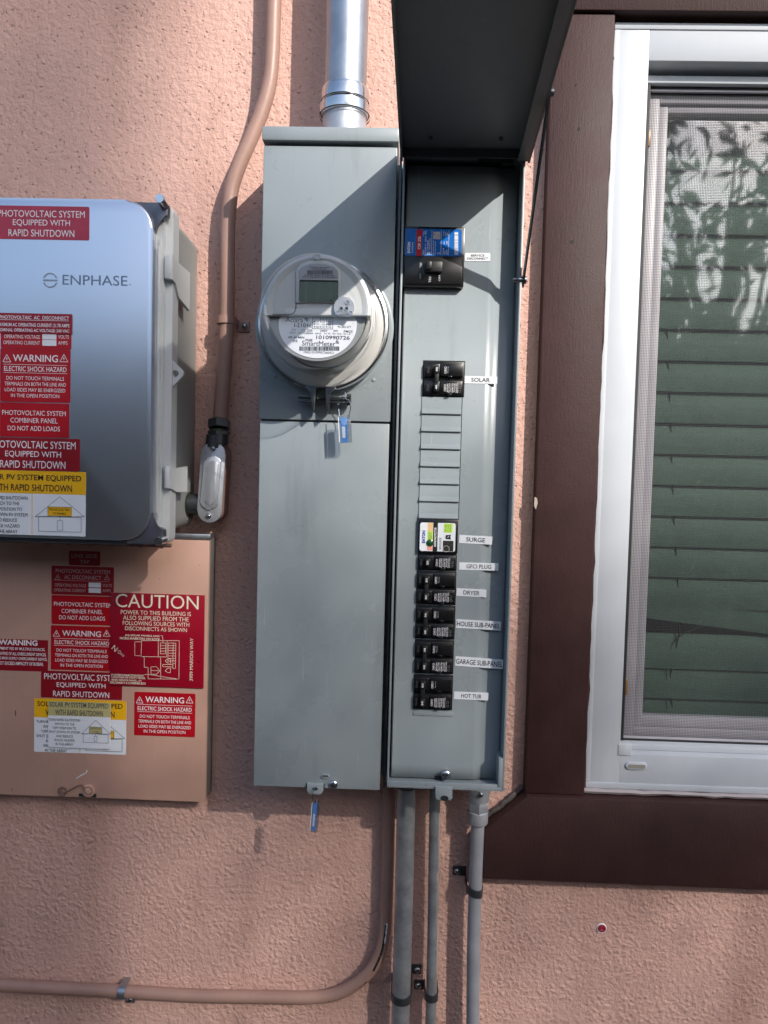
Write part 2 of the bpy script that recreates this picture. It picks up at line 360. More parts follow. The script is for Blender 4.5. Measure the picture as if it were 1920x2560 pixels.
# ------------------------------------------------------------------ lettering
_G = {}
def glyphs(s, bold=0.0):
    key = (s, bold)
    if key in _G: return _G[key]
    cu = bpy.data.curves.new('t', 'FONT'); cu.body = s; cu.resolution_u = 3; cu.offset = bold; cu.size = 1
    o = bpy.data.objects.new('t', cu); COL.objects.link(o); bpy.context.view_layer.update()
    dg = bpy.context.evaluated_depsgraph_get(); me = bpy.data.meshes.new_from_object(o.evaluated_get(dg))
    v = np.array([(p.co.x, p.co.y) for p in me.vertices]); f = [tuple(p.vertices) for p in me.polygons]
    bpy.data.objects.remove(o); bpy.data.curves.remove(cu); bpy.data.meshes.remove(me)
    _G[key] = (v, f); return _G[key]
def text(mb, s, cx, cz, w_, h, d, rot=0, bold=0.0, extra=0):
    """lettering fitted into a w x h box centred on (cx, cz), turned by rot degrees"""
    v, f = glyphs(s, bold); lo = v.min(0); hi = v.max(0); sz = hi-lo
    q = (v-(lo+hi)/2)/sz*np.array([w_, h]); c, s_ = math.cos(R_(rot)), math.sin(R_(rot))
    mb.add([(cx+x*c-y*s_, -d, cz+x*s_+y*c) for x, y in q], f)
def T(mb, z, s, x0, y0, x1, y1, d, rot=0, bold=0.0, extra=0):
    cx, cz, w_, h = RC(z, x0, y0, x1, y1, d)
    if rot in (90, -90): w_, h = h, w_
    text(mb, s, cx, cz, w_, h, d, rot+extra, bold)
def tri_warn(mb, mbin, z, x0, y0, x1, y1, d):
    cx, cz, w_, h = RC(z, x0, y0, x1, y1, d)
    a, b, c = (cx-w_/2, cz-h/2), (cx+w_/2, cz-h/2), (cx, cz+h/2); t = w_*.075
    for p, q in ((a, b), (b, c), (c, a)): mb.line(p, q, t, d)
    mb.sheet([(cx+.02*w_, cz+.20*h), (cx-.14*w_, cz-.14*h), (cx-.01*w_, cz-.10*h), (cx-.05*w_, cz-.36*h), (cx+.13*w_, cz+.0*h), (cx+.0*w_, cz-.03*h)], d+.00003)
def hline(mb, z, x0, x1, y, d, t=2.5):
    cx, cz, w_, h = RC(z, x0, y, x1, y+.01, d); wd = L(z, t, d); mb.sheet([(cx-w_/2, cz-wd/2), (cx+w_/2, cz-wd/2), (cx+w_/2, cz+wd/2), (cx-w_/2, cz+wd/2)], d)
def frame_line(mb, z, x0, y0, x1, y1, d, t=2.5):
    p = [P(z, x, y, d) for x, y in ((x0, y0), (x1, y0), (x1, y1), (x0, y1))]
    c = RC(z, x0, y0, x1, y1, d); q = [(c[0]+sx*c[2]/2, c[1]+sz*c[3]/2) for sx, sz in ((-1, 1), (1, 1), (1, -1), (-1, -1))]
    for i in range(4): mb.line(q[i], q[(i+1) % 4], L(z, t, d), d)
def pline(mb, z, pts, d, t=2.5):
    q = [P(z, x, y, d) for x, y in pts]
    for a, b in zip(q, q[1:]): mb.line((a.x, a.z), (b.x, b.z), L(z, t, d), d)

# ================================================================== THE SETTING
GZ = 0.0
g = MB(); g.add([(-60, -60, GZ), (60, -60, GZ), (60, 60, GZ), (-60, 60, GZ)], [(0, 1, 2, 3)])
tag(g.build('ground', mat('ground_concrete', (.07, .062, .055), .85, 0, (6, .3, .02), .15, 2)), kind='structure')

# window opening in world units
WF = .012                                              # face of the white frame
wx0 = (P('S', 1312, 180, WF).x + P('S', 1265, 1690, WF).x)/2
wz1 = P('S', 1450, 50, WF).z; wz0 = (P('S', 1280, 1699, WF).z + P('S', 1640, 1718, WF).z)/2
wx1 = wx0 + 0.95
wall = MB()
X0, X1, Z0, Z1 = -3.2, 3.6, 0.0, 3.1
a, b, c, d_ = wx0+.02, wx1-.02, wz0+.02, wz1-.02
T_ = .14
def wq(x0, x1, z0, z1): wall.box(x0, x1, -T_, 0, z0, z1)
vs = []
# front face with the opening, then the reveals and the back
fr = [(X0, 0, Z0), (X1, 0, Z0), (X1, 0, Z1), (X0, 0, Z1), (a, 0, c), (b, 0, c), (b, 0, d_), (a, 0, d_)]
bk = [(x, T_, z) for x, y, z in fr]
fcs = [(0, 1, 5, 4), (1, 2, 6, 5), (2, 3, 7, 6), (3, 0, 4, 7)]
wall.add(fr+bk, fcs+[tuple(i+8 for i in f[::-1]) for f in fcs]+[(4, 5, 13, 12), (5, 6, 14, 13), (6, 7, 15, 14), (7, 4, 12, 15)]+[(0, 8, 9, 1), (1, 9, 10, 2), (2, 10, 11, 3), (3, 11, 8, 0)])
tag(wall.build('stucco_wall', M_wall, smooth=False), 'pink painted stucco house wall behind the boxes and window', 'wall')
rm = MB(); rm.add([(a-.5, T_+.001, c-.5), (b+.5, T_+.001, c-.5), (b+.5, T_+.001, d_+.5), (a-.5, T_+.001, d_+.5), (a-.5, 2.2, c-.5), (b+.5, 2.2, c-.5), (b+.5, 2.2, d_+.5), (a-.5, 2.2, d_+.5)],
                  [(4, 5, 6, 7), (0, 1, 5, 4), (2, 3, 7, 6), (1, 2, 6, 5), (3, 0, 4, 7)])
tag(rm.build('interior_room', mat('room_paint', (.10, .10, .095), .8), smooth=False), kind='structure')

# ---------------- window casing
casing = empty('window_casing', (wx0, 0, wz0), 'rough dark brown board trim around the white window', 'window trim')
bt = .024
bl = (P('S', 1187, 200, bt).x + P('S', 1137, 1690, bt).x)/2
b0 = P('S', 1400, 1722, bt).z
bb = MB(); bb.box(bl, wx0+.0005, -.003, bt, b0-.001, wz1+.006, .002); bb.build('side_board', M_brown, casing)
bb = MB(); bb.box(wx1+.001, wx1+.09, -.003, bt, b0-.001, wz1+.006, .002); bb.build('side_board', M_brown, casing)
bb = MB(); bb.box(bl-.05, wx1+.13, -.003, .03, wz1+.008, wz1+.13, .002); bb.build('top_board', M_brown, casing)
bo = .034
pz = P('S', 1047, 1792, bo); pzb = P('S', 1200, 1905, bo); ptop = P('S', 1140, 1712, bo)
b1 = b0-.002
bb = MB(); bb.prism([(ptop.x, b1), (wx1+.2, b1), (wx1+.2, pzb.z), (pz.x, pzb.z), (pz.x, pz.z)], -.003, bo, .002); bb.build('bottom_board', M_brown, casing)
ck = MB()
q0 = Vector((pz.x-.003, 0, pz.z-.0)); q1 = Vector((ptop.x-.003, 0, b1+.003))
pth = []
for i in range(25):
    t = i/24; pth.append(q0.lerp(q1, t)+Vector((random.uniform(-.001, .001), -.003-.004*(1-abs(2*t-1)), random.uniform(-.001, .001))))
ck.tube(pth, [.0042+random.uniform(-.001, .0012) for _ in pth], 8); ck.build('sealant_bead', M_caulk, casing, 'smeared grey caulk on the cut corner')
ck = MB(); pth = []
for i in range(60):
    pth.append((wx0+.002+random.uniform(-.0008, .0008), -.0135, wz0+(wz1-wz0)*i/59))
ck.tube(pth, [.0022+random.uniform(-.0008, .0012) for _ in pth], 6); ck.build('sealant_bead', M_brown, casing)
ck = MB(); pth = [(wx0+1*i/50*.95, -.016, wz0-.003+random.uniform(-.0008, .0008)) for i in range(51)]
ck.tube(pth, [.0042+random.uniform(-.001, .001) for _ in pth], 6); ck.build('sealant_bead', mat('pale_caulk', (.30, .26, .27), .5), casing, 'pale shiny caulk line under the frame')

for z_, X, Y, r_ in (('L', 213, 792, .0016), ('L', 170, 1485, .0016), ('L', 195, 522, .0010), ('K', 250, 440, .0013), ('K', 305, 460, .0012), ('K', 158, 793, .0010), ('K', 105, 85, .0010)):
    q = P(z_, X, Y, bt); m_ = MB(); m_.lathe(q.x, q.z, [(r_*1.5, bt+.0001), (r_*1.2, bt+.0006), (r_, bt+.0002), (0, bt+.0001)], 12); m_.build('nail_head', M_gap, casing)
q = P('H', 1570, 1650, bt); m_ = MB(); m_.prism([(q.x-.0015, q.z+.010), (q.x+.0022, q.z+.008), (q.x+.0035, q.z), (q.x+.001, q.z-.010), (q.x-.002, q.z-.004)], bt-.001, bt+.0005); m_.build('paint_chip', mat('bare_primer', (.42, .36, .31), .7), casing)
for k in range(16):
    z_ = wz0+(wz1-wz0)*random.random(); h_ = random.uniform(.003, .012); m_ = MB(); x_ = wx0+random.uniform(.0005, .002)
    m_.prism([(x_, z_), (x_+random.uniform(.001, .003), z_+h_*.2), (x_+random.uniform(.001, .0025), z_+h_*.7), (x_, z_+h_)], WF, bt*.56+.001); m_.build('paint_smear', M_brown, casing)
# ---------------- window
win = empty('window', (wx0, 0, wz0), 'white vinyl sliding window with grey insect screen', 'window')
ix0 = (P('S', 1388, 165, 0).x + P('S', 1343, 1602, 0).x)/2
iz1 = P('S', 1500, 141, 0).z; iz0 = P('S', 1500, 1628, 0).z
ix1 = wx1-.06
def ringbox(mb, ox0, ox1, oz0, oz1, jx0, jx1, jz0, jz1, d0, d1, bev=.0015):
    mb.box(ox0, jx0, d0, d1, oz0, oz1, bev); mb.box(jx1, ox1, d0, d1, oz0, oz1, bev)
    mb.box(jx0-.0005, jx1+.0005, d0, d1-.0004, jz1, oz1, bev); mb.box(jx0-.0005, jx1+.0005, d0, d1-.0004, oz0, jz0, bev)
m_ = MB(); ringbox(m_, wx0+.002, wx1-.002, wz0, wz1, ix0, ix1, iz0, iz1, -.09, WF)
m_.box(wx0+.0025, wx1-.003, WF-.001, WF+.0018, wz0+.0005, wz0+.010, .0008)       # nail-fin step along the bottom edge
m_.box(wx0+.0025, wx0+.011, WF-.001, WF+.0012, wz0+.011, wz1-.011, .0006)
m_.box(wx0+.0025, wx1-.003, WF-.001, WF+.0016, wz1-.010, wz1-.0005, .0008)
m_.build('frame', M_white, win)
sl1 = P('S', 1480, 1608, -.012)
m_ = MB(); m_.box(ix0+.001, ix1, -.07, -.006, iz0, sl1.z, .002); m_.box(ix0-.004, ix0+.018, -.006, .0135, iz0-.003, iz0+.016, .0015)
m_.build('sill', M_white, win)
tz0 = P('S', 1500, 180, -.012).z; tz1 = P('S', 1500, 163, -.012).z
m_ = MB(); m_.box(ix0+.001, ix1, -.05, -.012, tz0, tz1, .002); m_.build('head_track', M_white, win)
m_ = MB(); m_.box(ix0+.0005, ix0+.0125, -.06, -.014, sl1.z, tz0, .0005); m_.box(ix0+.001, ix1, -.06, -.022, sl1.z, sl1.z+.0035); m_.box(ix0+.001, ix1, -.06, -.022, tz0-.0045, tz0)
m_.build('gasket', M_gap, win)
sx0 = ix0+.0125; sz0 = sl1.z+.0035; sz1 = tz0-.0045
gx0 = (P('S', 1434, 250, -.05).x+P('S', 1387, 1540, -.05).x)/2
gz1 = P('S', 1500, 252, -.05).z; gz0 = P('S', 1500, 1548, -.05).z; gx1 = ix1-.03
m_ = MB(); ringbox(m_, sx0, ix1, sz0, sz1-.002, gx0-.016, gx1+.016, gz0-.016, gz1+.012, -.07, -.032)
ringbox(m_, gx0-.0158, gx1+.0158, gz0-.0158, gz1+.0118, gx0, gx1, gz0, gz1, -.065, -.038, .002)
m_.build('sash', M_sash, win)
m_ = MB(); m_.add([(gx0-.005, .052, gz0-.005), (gx1+.005, .052, gz0-.005), (gx1+.005, .052, gz1+.005), (gx0-.005, .052, gz1+.005)], [(0, 1, 2, 3)])
m_.build('glass_pane', M_pane, win, smooth=False)
m_ = MB(); m_.add([(sx0, .0275, sz0), (ix1, .0275, sz0), (ix1, .0275, sz1), (sx0, .0275, sz1)], [(0, 1, 2, 3)])
m_.build('insect_screen', M_screen, win, smooth=False)
m_ = MB(); m_.box(sx0+.0015, sx0+.003, -.028, -.024, sz0, sz1); m_.box(sx0, ix1, -.028, -.022, sz1-.003, sz1, .0006); m_.box(sx0, ix1, -.028, -.022, sz0, sz0+.003, .0006)
m_.build('screen_frame', M_sash, win)
for (yc) in (300, 1484):
    q = P('S', 1391 if yc == 300 else 1352, yc, -.026)
    m_ = MB(); m_.box(sx0-.001, sx0+.0055, -.034, -.0215, q.z-.013, q.z+.013, .001); m_.build('latch_tab', M_amber, win)
# weep slot
q = RC('K', 550, 845, 662, 882, WF); m_ = MB(); m_.prism(rrect(q[0], q[1], q[2], q[3], q[3]/2, 8), WF-.004, WF+.0026, .0008); wo = m_.build('weep_slot', M_white, win)
m_ = MB(); m_.prism(rrect(q[0], q[1]-.0006, q[2]*.82, q[3]*.55, q[3]*.27, 8), WF-.002, WF+.0029); m_.build('slot_hole', mat('slot_shade', (.25, .23, .20), .7), wo)

# ---------------- blinds
bld = empty('window_blind', (gx0, .11, gz1), 'closed green grey venetian blind behind the window glass', 'blind')
M_slat = mat('blind_slat', (.27, .36, .31), .5, 0, (40, .1, .002), .08, 20)
pitch_ = .0535; zz = gz1+.10; k = 0
sk = P('S', 1500, 1340, -.11).z; done = False
while zz > gz0-.05:
    m_ = MB(); z_ = zz; n = 6
    pr = []
    for i in range(n+1):
        t = i/n; pr.append((-.105 - .011*t*-1 + .004*math.sin(math.pi*t), z_ - t*(pitch_+.006)))    # curved slat, lower edge outwards
    x0_, x1_ = gx0-.04, gx1+.04
    drop = 0.0
    if abs(zz-pitch_ - sk) < pitch_/2: drop = .045                                                   # one slat hangs askew
    vs = []; fs = []
    for i, (dd, z2) in enumerate(pr):
        for (xx) in (x0_, x1_):
            dz = 0
            if drop: dz = +.030 - (0.075 if xx == x1_ else -.010)*1.0 if i > 3 else 0
            vs.append((xx, -dd, z2+dz)); vs.append((xx, -dd+.0025, z2+dz))
    for i in range(n):
        o_ = i*4; fs += [(o_, o_+2, o_+6, o_+4), (o_+1, o_+5, o_+7, o_+3), (o_, o_+4, o_+5, o_+1), (o_+2, o_+3, o_+7, o_+6)]
    fs += [(0, 1, 3, 2), (n*4, n*4+2, n*4+3, n*4+1)]
    m_.add(vs, fs); m_.build('slat', M_slat, bld); zz -= pitch_; k += 1
m_ = MB()
pp = [P('S', x, y, -.098) for x, y in ((1440, 700), (1448, 900), (1455, 1100), (1466, 1290), (1470, 1350), (1448, 1460), (1453, 1538))]
m_.tube(spline(pp, 6), .0012, 6); m_.build('cord', M_gap, bld)
m_ = MB(); pp = [P('S', x, y, -.097) for x, y in ((1440, 1538), (1443, 1420), (1475, 1370), (1560, 1340))]; m_.tube(spline(pp, 6), .001, 6); m_.build('cord', mat('cord_dull', (.12, .12, .10), .7), bld)

# ================================================================== COMBINED METER AND BREAKER PANEL
DF, DC, DR = .128, .118, .142        # meter covers, recessed breaker cover, rim of the open side
lx0 = (P('S', 569, 305, DF).x + P('S', 547, 1700, DF).x)/2
lx1 = (P('S', 861, 310, DF).x + P('S', 820, 1706, DF).x)/2
capz1 = P('S', 715, 273, DF+.01).z; capz0 = P('S', 715, 304, DF+.01).z
lz0 = P('S', 683, 1703, DF).z
rx0 = (P('S', 868, 345, DR).x + P('S', 838, 1700, DR).x)/2
rx1 = (P('S', 1137, 345, DR).x + P('S', 1088, 1700, DR).x)/2
rz1 = P('S', 1000, 325, DR).z; rz0 = P('S', 960, 1704, DR).z
pan = empty('meter_panel', ((lx0+rx1)/2, 0, lz0), 'tall grey metal electric panel with its right door propped open', 'electrical panel')
m_ = MB(); m_.box(lx0+.006, lx1-.004, 0, DF-.006, lz0+.004, capz1-.004, .002)
m_.box(lx1-.004, rx0+.004, 0, .085, lz0+.006, capz0-.01)
m_.build('enclosure', M_grey, pan)
m_ = MB(); m_.box(lx1+.0035, lx1+.006, .086, DF-.004, lz0+.003, capz0-.006); m_.box(rx0-.0045, rx0-.002, .086, DR-.012, rz0+.003, rz1-.004); m_.build('hinge_rail', M_dkmetal, pan)
m_ = MB(); m_.box(lx0-.0015, lx1+.002, .002, DF+.010, capz0, capz1, .0022); m_.build('rain_cap', M_grey, pan)
spz = (P('S', 558, 904, DF).z+P('S', 838, 913, DF).z)/2
m_ = MB(); m_.box(lx0, lx1, DF-.008, DF+.003, spz, capz0-.0045, .0016); uc = m_.build('meter_cover', M_grey2, pan)
m_ = MB(); m_.box(lx0+.001, lx1-.001, DF-.008, DF-.0005, lz0, spz-.0022, .0016)
m_.build('lower_cover', M_grey2, pan)
m_ = MB(); m_.box(lx0+.0015, lx1-.0015, DF-.02, DF-.009, lz0+.002, capz0+.002); m_.build('cover_gap', M_gap, pan)
# round embossed rise round the meter
mc = P('F', 865, 895, DF+.003)
m_ = MB(); m_.lathe(mc.x, mc.z, [(.0995, DF+.0028), (.0975, DF+.0042), (.096, DF+.0046), (.088, DF+.0052)], 96); m_.build('socket_rise', M_grey2, pan)
for X, Y in ((355, 1318), (355, 1398), (1370, 1350), (1370, 1432), (545, 1470)):
    q = P('F', X, Y, DF+.003); m_ = MB(); m_.lathe(q.x, q.z, [(.0026, DF+.003), (.0024, DF+.0042), (.0012, DF+.0046), (.0, DF+.0040)], 16); m_.build('rivet', M_grey2, pan)
# hasp, slot and screw at the foot of the lower cover
q = RC('J', 363, 390, 460, 428, DF); m_ = MB(); m_.prism(rrect(q[0], q[1]+.001, q[2]*1.05, q[3]*.9, .001), DF-.0015, DF+.0002); m_.build('hasp_slot', M_gap, pan)
hz = q[1]; m_ = MB(); m_.prism([(q[0]-q[2]*.47, hz+.006), (q[0]+q[2]*.47, hz+.006), (q[0]+q[2]*.47, hz-.004), (q[0]+q[2]*.33, hz-.0095), (q[0]-q[2]*.33, hz-.0095), (q[0]-q[2]*.47, hz-.004)], DF-.004, DF+.0045, .0008)
hs = m_.build('hasp', M_grey2, pan); m_ = MB(); m_.prism([(q[0]+x*.0042, hz-.001+z*.0024) for x, z in circ(0, 0, 1, 16)], DF+.004, DF+.0048); m_.build('hasp_hole', M_gap, hs)
def screw(par, x, z, d, r=.0055, slot=True, ang=20, name='screw'):
    m_ = MB(); m_.lathe(x, z, [(r*1.05, d-.001), (r*1.05, d+.0012), (r, d+.0022), (r*.7, d+.0036), (r*.35, d+.0042), (0, d+.0043)], 24)
    s_ = m_.build(name, M_screwm, par)
    if slot:
        m_ = MB(); m_.line((x-r*.8*math.cos(R_(ang)), z-r*.8*math.sin(R_(ang))), (x+r*.8*math.cos(R_(ang)), z+r*.8*math.sin(R_(ang))), r*.24, d+.0045); m_.build('slot', M_gap, s_)
    return s_
q = P('J', 510, 395, DF); screw(pan, q.x, q.z, DF, .0062, True, 80)
q = RC('J', 443, 338, 491, 362, DF); m_ = MB(); m_.prism(rrect(q[0], q[1], q[2], q[3]*.9, .004), DF-.001, DF+.0022, .0009); kn = m_.build('sealing_slot', M_grey2, pan)
m_ = MB(); m_.prism(rrect(q[0], q[1]+.001, q[2]*.7, q[3]*.32, .001), DF+.001, DF+.0025); m_.build('slot_hole', M_gap, kn)

# --- open breaker side
wt = .003
m_ = MB()
m_.box(rx0, rx0+wt, 0, DR-.006, rz0, rz1, .0008); m_.box(rx1-wt, rx1, 0, DR, rz0, rz1, .0008)
m_.box(rx0+wt, rx1-wt, 0, DR-.0005, rz1-wt, rz1-.0003); m_.box(rx0+wt, rx1-wt, 0, DR-.0005, rz0+.0003, rz0+wt)
m_.box(rx0+wt, rx1-wt, 0, .004, rz0+wt, rz1-wt); m_.box(rx1-.012, rx1-wt-.0002, DC-.012, DC-.009, rz0+wt, rz1-wt)
m_.box(rx0+.0005, rx1-.0005, DR-.004, DR-.0008, rz0-.0015, rz0+.0085, .0008)
m_.build('breaker_box', M_grey, pan)
# cover: profile across x, long rib near its right side
cz0 = P('S', 960, 1682, DC).z; cz1 = rz1-.012
cl = rx0+.0055; cr = rx1-.0045
xr = P('S', 1052, 1000, DC).x
prof = [(cl, DC-.014), (cl, DC-.001), (cl+.0015, DC+.0006), (cl+.004, DC+.0004), (cl+.006, DC), (xr-.008, DC), (xr-.003, DC-.0006), (xr+.002, DC-.0034), (xr+.006, DC-.0052), (xr+.011, DC-.0057), (xr+.016, DC-.0057), (cr-.003, DC-.0057), (cr-.001, DC-.0065), (cr, DC-.012)]
rows = [cz0, cz0+.02, (cz0+cz1)/2, cz1]
vs = []; fs = []
for r_, zc in enumerate(rows):
    for (x, dd) in prof: vs.append((x, -(dd if r_ > 0 else dd), zc))
n = len(prof)
for r_ in range(len(rows)-1):
    for i in range(n-1): fs.append((r_*n+i, r_*n+i+1, (r_+1)*n+i+1, (r_+1)*n+i))
m_ = MB(); m_.add(vs, fs); cov = m_.build('dead_front', M_grey2, pan, recalc=False, ang=50)
cov.modifiers.new('s', 'SOLIDIFY').thickness = .0012; cov.modifiers['s'].offset = -1
m_ = MB(); m_.box(cl, cr, .05, DC-.03, rz0+.01, cz0+.02); m_.build('cover_gap', M_gap, pan)
q = P('J', 1290, 300, DC); m_ = MB(); m_.box(q.x-.0012, q.x+.0012, DC-.0065, DC-.0042, q.z, q.z+.30, .0009); m_.build('stiffening_rib', M_grey2, pan)
q = RC('J', 1060, 365, 1155, 440, DC); m_ = MB(); m_.prism([(q[0]-q[2]*.5, q[1]+q[3]*.5), (q[0]+q[2]*.46, q[1]+q[3]*.5), (q[0]+q[2]*.5, q[1]-q[3]*.34), (q[0]+q[2]*.36, q[1]-q[3]*.5), (q[0]-q[2]*.36, q[1]-q[3]*.5), (q[0]-q[2]*.47, q[1]-q[3]*.34)], DR+.001, DR+.003, .0006)
tb = m_.build('latch_tab', M_grey2, pan); m_ = MB(); m_.sheet([(q[0]+.001+x*.006, q[1]-.007+z*.004) for x, z in circ(0, 0, 1, 20)], DR+.0033); m_.build('latch_hole', M_gap, tb)
m_ = MB(); m_.box(q[0]-q[2]*.5, q[0]-q[2]*.5+.010, DC-.002, DC+.001, q[1]+q[3]*.5-.004, q[1]+q[3]*.5+.004); m_.build('latch_notch', M_gap, pan)
q = P('J', 1122, 335, DC+.004); screw(pan, q.x, q.z, DC+.010, .0068, True, 70); m_ = MB(); m_.lathe(q.x, q.z, [(.005, DC), (.005, DC+.010)], 16); m_.build('screw_shank', M_screwm, pan)
# corner tab at lower right
q = P('J', 1425, 320, DR); m_ = MB(); m_.box(rx1-.009, rx1-.003, DC-.01, DR+.0006, rz0+.006, rz0+.048, .0008); m_.build('corner_gusset', M_grey, pan)

# --- door, hinged at the top and lifted almost level
dw = .006; dl = .93; da = R_(4.0)
hx0, hx1 = rx0-.003, rx1+.005; hz_ = rz1+.002; hd = DR+.003
ax = Vector((-.027, -math.cos(da), math.sin(da))).normalized(); nn = Vector((0, -math.sin(da), -math.cos(da)))   # along the door, and its inner side (down)
def dbox(mb, x0, x1, s0, s1, n0, n1, bev=.0008):
    bm = bmesh.new(); bmesh.ops.create_cube(bm, size=1)
    for v in bm.verts:
        v.co = Vector((x0+(v.co.x+.5)*(x1-x0), -hd, hz_)) + ax*(s0+(v.co.y+.5)*(s1-s0)) + nn*(n0+(v.co.z+.5)*(n1-n0))
    if bev: bmesh.ops.bevel(bm, geom=bm.edges[:], offset=bev, segments=1, affect='EDGES')
    mb.from_bm(bm)
m_ = MB(); dbox(m_, hx0, hx1, -.004, dl, -.0015, .0)
dbox(m_, hx0, hx0+.0015, -.004, dl, 0, .017); dbox(m_, hx1-.0015, hx1, -.004, dl, 0, .017); dbox(m_, hx0, hx1, dl, dl+.0015, 0, .017); dbox(m_, hx0+.0015, hx1-.0015, -.004, -.0025, 0, .012)
dbox(m_, hx1-.016, hx1-.0016, 0, dl, .0155, .017)
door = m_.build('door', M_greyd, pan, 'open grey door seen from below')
for X, Y in ((203, 612), (508, 610)):
    q = P('B', X, Y, hd+.03); m_ = MB(); c0 = Vector((q.x, -hd, hz_))+ax*.028+nn*.0
    m_.tube([c0, c0+nn*.005], [.003, .0024], 12); m_.build('door_rivet', M_greyd, door)
# stay arm: flat strap from the box side up to the door's right lip
pv = P('S', 1116, 605, DR-.004); att = Vector((hx1+.0015, -hd, hz_)) + ax*.150 + nn*.010
m_ = MB(); p0 = Vector((rx1+.003, pv.y, pv.z)); p1 = att; dr = (p1-p0).normalized(); sd = Vector((1, 0, 0)); wd = dr.cross(sd).normalized()
p1 = p0 + (p1-p0)*1.0
bm = bmesh.new(); bmesh.ops.create_cube(bm, size=1)
for v in bm.verts: v.co = p0 + dr*((v.co.x+.5)*((p1-p0).length+.02)-.008) + sd*(v.co.y*.0022) + wd*(v.co.z*.013)
m_.from_bm(bm); m_.build('stay_arm', M_dkmetal, pan)
m_ = MB(); m_.tube([(rx1-.004, pv.y, pv.z), (rx1+.007, pv.y, pv.z)], [.006, .0055], 16); m_.tube([(rx1-.012, pv.y, pv.z), (rx1-.003, pv.y, pv.z)], .0035, 10); m_.build('pivot_screw', M_screwm, pan)
m_ = MB(); m_.tube([att-Vector((.005, 0, 0)), att+Vector((.005, 0, 0))], [.005, .0045], 16); m_.build('pivot_screw', M_dkmetal, pan)
# catch under the top of the box
q = P('G', 1050, 165, DC); m_ = MB(); m_.box(q.x-.028, q.x+.006, DC, DC+.006, q.z-.002, q.z+.002, .0006); m_.box(q.x+.006, q.x+.020, DC, DC+.008, q.z-.006, q.z+.003, .001); m_.tube([(q.x+.022, -DC-.004, q.z-.006), (q.x+.022, -DC-.004, q.z-.014)], .002, 8); m_.build('door_catch', M_dkmetal, pan)

# --- breakers
DBK = DC+.006
def breaker(z, x0, y0, x1, y1, poles, amps, shift=0.0, label=None):
    """one breaker; all later distances are fractions of its width across and of one pole down"""
    cx, cz, W, H = RC(z, x0, y0, x1, y1, DBK); ph = H/poles; L0 = cx-W/2; top = cz+H/2
    m_ = MB(); m_.box(L0, L0+W, DC-.02, DC+.0012, top-H, top, .0006)
    for i in range(poles):
        t = top-i*ph
        m_.box(L0+.02*W, L0+.97*W, DC, DBK-.001, t-ph*.93, t-ph*.10, .0012)
        m_.box(L0+.42*W, L0+.955*W, DC, DBK+.0012, t-ph*.86, t-ph*.16, .001)
        m_.box(L0+.02*W, L0+.40*W, DC, DBK+.0002, t-ph*.86, t-ph*.16, .001)
        m_.box(L0+.60*W, L0+.70*W, DC, DBK+.0026, t-ph*.93, t-ph*.84, .0008)
    o = m_.build('circuit_breaker', M_black, pan, label)
    m_ = MB()
    h0 = .19+shift
    for i in range(poles):
        t = top-i*ph
        m_.box(L0+h0*W, L0+(h0+.13)*W, DBK-.003, DBK+.0065, t-ph*.74, t-ph*.30, .0012)
    if poles == 2: m_.box(L0+(h0+.01)*W, L0+(h0+.11)*W, DBK-.003, DBK+.0052, top-ph*1.5, top-ph*.5, .001)
    m_.build('toggle', M_black2, o)
    t_ = MB(); dm = MB()
    for i in range(poles):
        zc = top-(i+.52)*ph; dt = DBK+.0016
        text(dm, 'On/I', L0+(.085+shift*.4)*W, zc, ph*.36, W*.052, DBK+.0005, 90)
        text(t_, amps, L0+(h0+.055)*W, zc, ph*.24, W*.045, DBK+.0068, 90, .02)
        text(t_, 'Off/O', L0+(.485+shift*.7)*W, zc, ph*.40, W*.055, dt, 90)
        if i == poles-1:
            for k_, (a_, b_) in enumerate(((.0, .34), (0, .42), (0, .38), (0, .42), (.03, .36), (0, .40), (.05, .45))):
                xx = L0+(.56+shift*.5+k_*.042)*W
                s_ = ('EATON', 'Plug-on Breaker', 'Type BR Common', '120/240V 10kA', 'Wire CU-AL 60', 'Issue LD 0421', 'HACR Type')[k_]
                text(t_, s_, xx, zc+(a_)*ph*.3, ph*(b_+.12), W*(.030 if k_ else .036), dt, 90, .015)
            for yy in (-.17, .03):
                c_ = (L0+(.875+shift*.3)*W, zc+yy*ph); o1 = circ(*c_, W*.028, 20)
                for p_, q_ in zip(o1, o1[1:]+o1[:1]): t_.line(p_, q_, W*.007, dt)
        else:
            text(t_, 'Remove Trip', L0+(.56+shift*.5)*W, zc+ph*.02, ph*.34, W*.022, dt, 90)
    t_.build('lettering', M_wink, o, smooth=False); dm.build('lettering', M_inkg, o, smooth=False)
    return o
breaker('H', 410, 180, 828, 540, 2, '40', .075, 'breaker beside the SOLAR sticker')
breaker('I', 350, 432, 757, 611, 1, '20', 0, 'single breaker beside the GFCI PLUG sticker')
breaker('I', 336, 613, 750, 968, 2, '30', 0, 'breaker beside the DRYER sticker')
breaker('I', 326, 970, 740, 1326, 2, '30', 0, 'breaker beside the HOUSE SUB-PANEL sticker')
breaker('I', 317, 1328, 727, 1690, 2, '30', 0, 'breaker beside the GARAGE SUB-PANEL sticker')
breaker('I', 304, 1692, 716, 2065, 2, '50', -.02, 'breaker beside the HOT TUB sticker')
# dark cut-out round the column
q1 = RC('H', 404, 176, 834, 543, DC); m_ = MB(); m_.box(q1[0]-q1[2]/2, q1[0]+q1[2]/2, DC-.0005, DC+.0006, q1[1]-q1[3]/2, q1[1]+q1[3]/2); m_.build('cover_opening', M_gap, pan)
